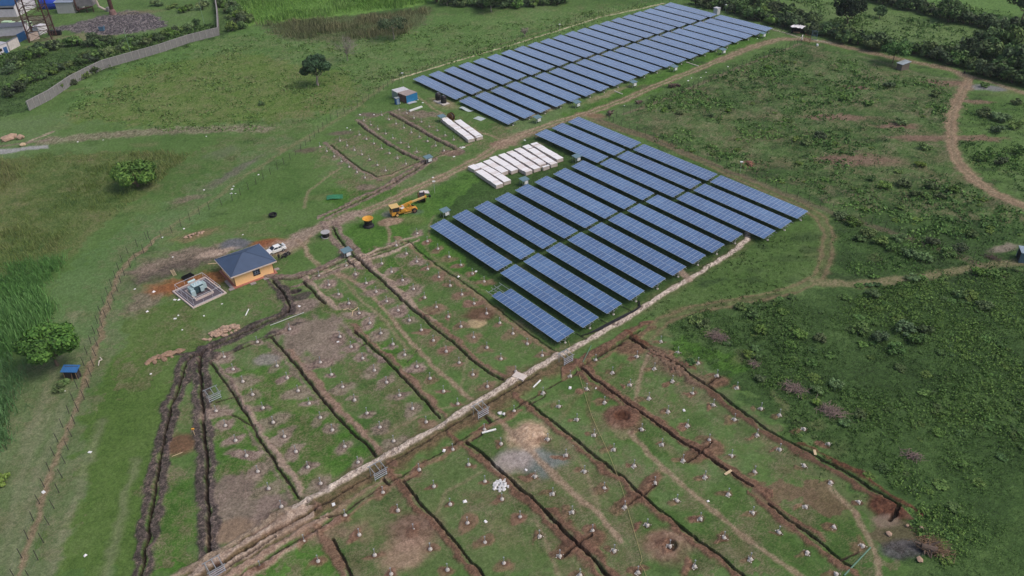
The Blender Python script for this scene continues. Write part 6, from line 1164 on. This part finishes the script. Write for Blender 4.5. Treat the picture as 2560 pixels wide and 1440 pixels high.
# ------------------------------------------------------------------ rock piles, brush piles, stumps
def pile(nm, px, py, label, cat, n_, rx, ry, r0, r1, m_, h=.5, seed=1, flat=.75):
    rr = random.Random(seed); m = MB(); g = G(px, py)
    for i in range(n_):
        a, q = rr.uniform(0, 6.28), rr.random()**.6; m.rock((math.cos(a)*q*rx, math.sin(a)*q*ry, h*(1-q)*rr.random()+r0*.4), rr.uniform(r0, r1), rr, 0, flat)
    o = m.build(nm, m_); o.location = g; o.rotation_euler = (0, 0, .6); return tag(o, label, cat)
stone = mat('tan_rock', (172, 146, 128), .95, 0, .25, 1.5); wst = mat('white_rock', (214, 214, 216), .9, 0, .35, 3)
pile('rock_pile', 556, 831, 'pile of tan rocks beside the dark trench below the compound', 'rock pile', 60, 3.6, 1.5, .25, .55, stone, .5, 1); pile('rock_pile', 412, 892, 'low tan heap of broken clods left of the trench fork', 'rock pile', 60, 3.2, 1.0, .3, .6, mat('tan_clay', (152, 126, 106), .95, 0, .25, 1.5), .4, 2, .5)
pile('stone_heap', 1253, 1215, 'small heap of white broken stones in the lower plots', 'stone heap', 60, 1.25, 1.1, .16, .32, wst, .4, 3); pile('stone_heap', 1249, 1037, 'few white stones by the footpath, right of the frame stand', 'stones', 7, .8, .5, .2, .35, wst, .2, 4); pile('stone_heap', 1207, 1000, 'few pale stones lying on the gravel strip where the footpath crosses', 'stones', 6, .9, .5, .18, .32, wst, .15, 5)
pile('brick_pile', 1868, 411, 'pile of reddish rubble beside the lamp pole outside the fence', 'rubble pile', 60, 2.3, 1.5, .2, .42, mat('red_rubble', (138, 100, 84), .95, 0, .4, 2), .7, 6); pile('rock_pile', 485, 588, 'small pink and dark rubble heap by the left fence', 'rubble pile', 26, 2.2, .8, .2, .4, stone, .3, 7)
pile('clod_pile', 1655, 892, 'row of brown clods along the right-hand trench', 'clod pile', 46, 3.0, .8, .2, .42, mat('brown_clod', (120, 96, 80), .95, 0, .3, 2), .3, 8, .7).rotation_euler = (0, 0, YAW+.25); pile('clod_pile', 1690, 925, 'heap of brown clods where the right-hand trench widens', 'clod pile', 44, 2.4, 1.2, .2, .45, MATS['brown_clod'], .4, 9, .7).rotation_euler = (0, 0, YAW)
pile('rock_pile', 40, 345, 'two big tan boulders beside the old track at the left edge', 'boulders', 5, 3.2, 1.6, 1.2, 2.2, stone, .3, 10, .6); pile('boulder', 62, 363, 'pale boulder at the bank of the pool, left edge', 'boulder', 2, .9, .6, .7, 1.0, mat('sand_rock', (198, 176, 146), .95, 0, .2, 1.5), .2, 11)
def brush(px, py, label, R, n_, m_, seed, h=.8):
    rr = random.Random(seed); m = MB()
    for i in range(n_):
        a = rr.uniform(0, 6.28); c_ = Vector((rr.gauss(0, R*.4), rr.gauss(0, R*.25), rr.uniform(.05, h))); d_ = Vector((math.cos(a), math.sin(a), rr.uniform(-.3, .5)))*rr.uniform(.3, .9); m.tube(c_-d_, c_+d_, .035, .018, 4, caps=False)
    o = m.build('brush_pile', m_); o.location = G(px, py); o.rotation_euler = (0, 0, -.7); return tag(o, label, 'brush pile')
twig = mat('dry_twigs', (142, 124, 118), .95, 0, .3, 2); dtw = mat('dark_stump_wood', (98, 84, 76), .95, 0, .35, 2)
brush(1795, 845, 'pile of dry grey twigs at the upper left edge of the undergrowth', 2.4, 200, twig, 1); brush(1984, 975, 'pile of dry grey twigs at the undergrowth edge, middle one of three', 2.2, 200, twig, 2); brush(2078, 1032, 'pile of dry grey twigs at the undergrowth edge, lowest of three', 2.6, 220, twig, 3); brush(2280, 1142, 'small tangle of dry twigs inside the undergrowth', 1.5, 90, twig, 4, .5); brush(1885, 912, 'tiny heap of dry twigs beside the right-hand trench', 1.2, 70, twig, 5, .4); brush(2478, 645, 'pile of dark brush by the fence near the right edge', 1.8, 90, dtw, 6, .5); brush(2330, 1372, 'tangle of brown branches beside the burnt patch at the lower right', 2.6, 200, mat('brown_twigs', (134, 110, 88), .95, 0, .3, 2), 7, .9)
def stump(px, py, label, s, seed):
    rr = random.Random(seed); m = MB(); 
    for i in range(12):
        a = rr.uniform(0, 6.28); m.tube((rr.gauss(0, .25)*s, rr.gauss(0, .2)*s, .4*s), (math.cos(a)*s*rr.uniform(.8, 1.6), math.sin(a)*s*rr.uniform(.6, 1.2), rr.uniform(.0, 1.3)*s), .22*s, .06*s, 6)
    m.tube((-.9*s, 0, .45*s), (.8*s, .2*s, .7*s), .42*s, .32*s, 10); m.rock((0, 0, .5*s), .55*s, rr); o = m.build('uprooted_stump', dtw); o.location = G(px, py); o.rotation_euler = (0, 0, rr.uniform(0, 3)); return tag(o, label, 'stump', 'uprooted stumps')
stump(1525, 287, 'uprooted root ball beside the track between the two arrays', 1.15, 1); stump(1598, 259, 'small arched uprooted stump by the fence of the pasture', .95, 2); stump(1680, 219, 'dark root tangle by the fence, farthest along the track', 1.2, 3); stump(1694, 216, 'smaller dark root tangle just right of the farthest one', .9, 4); stump(2318, 1376, 'pale uprooted stump beside the burnt patch at the lower right', 1.1, 5)
for i, (px, py, s, lb) in enumerate(((2298, 1403, .55, 'tan boulder below the burnt patch at the lower right'), (2268, 1316, .4, 'grey boulder above the burnt patch at the lower right'), (2302, 1323, .4, 'tan oblong boulder at the undergrowth edge above the burnt patch'), (2222, 1337, .4, 'brown stone beside the footpath at the lower right'), (2318, 1350, .32, 'pale stone just above the burnt patch'), (2352, 1390, .45, 'grey stone right of the uprooted stump at the lower right'))):
    m = MB(); m.rock((0, 0, s*.5), s, random.Random(i+3)); o = m.build('boulder', stone); o.location = G(px, py); tag(o, lb, 'boulder')
# ------------------------------------------------------------------ pipes, planks, cables, sheets
def bar(px0, py0, px1, py1, label, nm, cat, m_, w_=.1, h=.1, z=.05, pipe=False):
    a, b = G(px0, py0), G(px1, py1); m = MB(); q = b-a
    m.tube((0, 0, z), tuple(q+Vector((0, 0, z))), w_, n=10) if pipe else m.beam((0, 0, z), tuple(q+Vector((0, 0, z))), w_, h)
    o = m.build(nm, m_); o.location = a; return tag(o, label, cat)
plank = mat('pale_plank', (206, 184, 150), .85, 0, .15, 3); gpipe = mat('green_pipe', (96, 132, 112), .5, 0, .1, 3)
bar(1205, 1084, 1240, 1075, 'white pipe lying in the grass by the sand heap', 'pipe', 'pipe', white_paint, .16, .16, .16, True); bar(1333, 970, 1351, 952, 'white pipe lying beside the red strip', 'pipe', 'pipe', white_paint, .13, .13, .13, True); bar(1024, 279, 1055, 268, 'long white channel lying in the upper plot', 'metal_channel', 'channel', white_paint, .6, .35, .2)
bar(1812, 1189, 1828, 1178, 'pale plank bridging a trench in the right-hand plots', 'plank', 'plank', plank, .38, .06, .22); bar(2035, 1128, 2038, 1141, 'pale plank bridging the outermost right-hand trench', 'plank', 'plank', plank, .38, .06, .3); bar(2110, 1440, 2176, 1370, 'long green pipe lying at the bottom right', 'pipe', 'pipe', gpipe, .1, .1, .12, True)
bar(1457, 910, 1478, 868, 'thin green pole lying across the red trench corner', 'pole', 'pole', gpipe, .06, .06, .4, True); bar(614, 790, 622, 774, 'white pipe stub in the grass below the orange house', 'pipe', 'pipe', white_paint, .1, .1, .1, True); bar(430, 1142, 466, 1128, 'thin yellow rod lying between the two dark trenches', 'rod', 'rod', plank, .05, .05, .08, True)
bar(676, 815, 760, 783, 'long grey pipe lying across the muddy patch', 'pipe', 'pipe', grp, .08, .08, .15, True); bar(1716, 156, 1746, 166, 'pale kerb piece lying at the end of a far row', 'kerb_piece', 'kerb', conc, .3, .15, .1); bar(1536, 228, 1556, 236, 'pale kerb strip lying in the grass beside the track', 'kerb_piece', 'kerb', conc, .3, .15, .1); bar(520, 661, 545, 659, 'pale plank against the left side of the orange house', 'plank', 'plank', plank, .15, .1, .1)
# ladder, branch, sheets, hose, cable bundle
g = G(430, 676); t = thing('ladder', 'wooden ladder lying on the dark soil by the compound', 'ladder', g, math.atan2((G(438, 690)-g).y, (G(438, 690)-g).x)); L = (G(438, 690)-g).length
for y in (-.3, .3): MB().beam((0, y, .1), (L, y, .1), .07).build('rail', plank, t)
m = MB(); [m.beam((L*(k+.5)/8, -.26, .1), (L*(k+.5)/8, .26, .1), .05) for k in range(8)]; m.build('rungs', plank, t)
m = MB(); m.path([tuple(G(px, py, .15)-G(880, 775)) for px, py in ((858, 775), (870, 772), (882, 778), (895, 768))], .07); m.path([tuple(G(px, py, .15)-G(880, 775)) for px, py in ((882, 778), (880, 790))], .06); o = m.build('fallen_branch', plank); o.location = G(880, 775); tag(o, 'pale crooked branch lying in bright grass left of the double footpath', 'branch')
m = MB(); m.path([tuple(G(px, py, .1)-G(250, 900)) for px, py in ((246, 914), (248, 902), (255, 899), (250, 893))], .09); o = m.build('fallen_branch', mat('bone_branch', (198, 190, 180), .9)); o.location = G(250, 900); tag(o, 'white crooked branch lying beside the left fence', 'branch')
def sheet(px, py, label, w_, l_, yw, m_, bend=0.0, seed=0):
    m = MB(); k = 5; P = lambda i, s: (-l_/2+l_*i/k, s*w_/2, .06+bend*math.sin(i/k*5+seed)*.5+bend*.5)
    for i in range(k): a, b, c_, d_ = P(i, -1), P(i+1, -1), P(i+1, 1), P(i, 1); m.hexa([a, b, c_, d_], [(q[0], q[1], q[2]+.03) for q in (a, b, c_, d_)])
    o = m.build('tin_sheet', m_); o.location = G(px, py); o.rotation_euler = (0, 0, yw); return tag(o, label, 'sheet')
tinp = corr('pale_tin', (190, 204, 204)); sheet(1166, 276, 'bent pale tin sheet lying below the front far table', 1.3, 4.4, YAW+.25, tinp, .5, 1); sheet(1199, 297, 'flat pale tin sheet by the front row of the far array', 2.2, 3.0, YAW+.2, tinp, .05); sheet(1030, 257, 'grey sheets lying beside the blue container end', 1.4, 3.0, .7, mat('grey_sheet', (178, 180, 186)), .1); sheet(1156, 369, 'small pale board lying at the corner of the upper plot', 1.0, 1.3, .5, crate_top, 0); sheet(837, 494, 'crumpled green net lying in the grass above the main track', 2.2, 3.8, .2, mat('green_net', (50, 122, 86), .9, 0, .4, 3), .25)
sheet(1061, 482, 'crumpled pale sheet lying behind the cable drum and crane boom', 1.6, 2.2, .3, MATS['pale_rags'], .25)
def hose(P, r, label, nm, cat, m_, z=.05, base=None):
    W_ = [G(*p, z) for p in P]; W2_ = [W_[0]]
    for i in range(len(W_)-1):
        p0, p1, p2, p3 = W_[max(i-1, 0)], W_[i], W_[i+1], W_[min(i+2, len(W_)-1)]
        for k in range(1, 7):
            s = k/6; W2_.append(.5*((2*p1)+(p2-p0)*s+(2*p0-5*p1+4*p2-p3)*s*s+(3*p1-p0-3*p2+p3)*s**3))
    m = MB(); o0 = W_[0].copy(); o0.z = 0
    for a, b in zip(W2_[:-1], W2_[1:]): m.tube(a-o0, b-o0, r, r, 6, caps=False)
    o = m.build(nm, m_); o.location = o0; return tag(o, label, cat)
hose([(1421, 852), (1432, 890), (1446, 930), (1462, 985), (1478, 1035), (1495, 1075), (1518, 1125), (1540, 1180), (1558, 1230), (1570, 1275), (1583, 1320), (1596, 1365), (1605, 1400), (1600, 1410), (1610, 1425), (1622, 1460)], .028, 'long thin yellow cord running from the short solar table to the bottom edge', 'cord', 'cord', mat('yellow_cord', (176, 168, 116), .7), .12)
rr = random.Random(2)
m = MB(); o0 = G(1540, 800)
for i in range(9):
    P = [(1597+rr.uniform(-1, 1), 752), (1597+i*.6, 766+rr.uniform(-1, 1)), (1586+i*.5, 776+rr.uniform(-1, 1)), (1560, 787+i*.7), (1530, 802+i*.8), (1502, 817+i*.8), (1470-i*2, 834+i*.6)]; W_ = [G(*p, .22+.03*(i % 3))-o0 for p in P]
    m.path([tuple(w_) for w_ in W_], .07)
for i, (x0, y0) in enumerate(((1555, 762), (1500, 795), (1440, 830))):
    for k in range(2): m.path([tuple(G(px, py, .1)-o0) for px, py in ((x0, y0+3), (x0+8+k*5, y0+9), (x0+18+k*8, y0+14+k*2), (x0+26+k*10, y0+20))], .03)
o = m.build('cable_bundle', cab); o.location = o0; tag(o, 'thick bundle of black cables lying along the pale gravel strip', 'cables')
tag(MB().box(-1.1, 1.1, -.7, .7, 0, .35).build('pit_cover', mat('pale_cover', (206, 196, 190), .9, 0, .15, 2), None, .04), 'pale square cover lying on the gravel strip', 'cover'); o = bpy.data.objects['pit_cover']; o.location = G(1299, 943); o.rotation_euler = (0, 0, YAW+.3)
# scattered litter and small stones
LIT = [(194, 355), (258, 350), (516, 341), (432, 643), (406, 594), (607, 587), (337, 723), (384, 730), (368, 779), (437, 750), (447, 750), (438, 797), (446, 789), (510, 790), (555, 760), (213, 1389), (109, 1231), (225, 1131), (160, 978), (456, 825), (748, 766), (845, 855), (834, 1262), (1110, 1127), (1214, 1304), (1162, 1254), (1490, 971), (1436, 1115), (1315, 1175), (1710, 1026), (1770, 1253), (1312, 351), (1135, 392), (1561, 264), (1594, 252), (1720, 202), (1729, 195), (1765, 181), (1820, 167), (1752, 194), (868, 320), (876, 325), (900, 287), (935, 287), (1000, 258), (1045, 250), (580, 473), (578, 484), (589, 484), (584, 466), (510, 475), (460, 572), (646, 437), (1190, 679), (1146, 692), (1425, 970), (377, 935), (1082, 444), (1893, 97), (1057, 257)]
rr = random.Random(31); LM = [MB().box(-.28, .28, -.2, .2, 0, .1).mesh('paper_scrap', white_paint), None]; m = MB(); m.hexa([(-.3, -.2, 0), (.3, -.25, 0), (.25, .2, 0), (-.25, .25, 0)], [(-.2, -.15, .16), (.28, -.2, .08), (.2, .15, .2), (-.25, .2, .05)]); LM[1] = m.mesh('paper_scrap', crate_top)
for px, py in LIT:
    o = bpy.data.objects.new('paper_scrap', LM[rr.random() < .5]); COL.objects.link(o); o.location = G(px, py); o.rotation_euler = (0, 0, rr.uniform(0, 3)); o.scale = [rr.uniform(.6, 1.05)]*3; tag(o, 'small white scrap lying on the ground', 'scrap', 'white scraps')
t = thing('marker_post', 'short yellow-topped marker post between the two dark trenches', 'post', G(487, 1088)); MB().tube((0, 0, 0), (0, 0, 1.2), .05).build('post', plank, t); MB().box(-.2, .2, -.12, .12, 1.2, 1.42).build('plate', yel, t)

# ------------------------------------------------------------------ air
m = MB(); m.box(-700, 700, -60, 900, -3, CAM_H+6); o = m.build('haze', None); o.data.materials.clear()
hm = bpy.data.materials.new('haze_air'); hm.use_nodes = True; n = hm.node_tree; n.nodes.remove(n.nodes['Principled BSDF']); pv = n.nodes.new('ShaderNodeVolumePrincipled')
pv.inputs['Color'].default_value = (.80, .86, .95, 1); pv.inputs['Density'].default_value = .00009; n.links.new(pv.outputs[0], n.nodes['Material Output'].inputs['Volume']); o.data.materials.append(hm); tag(o, kind='stuff')
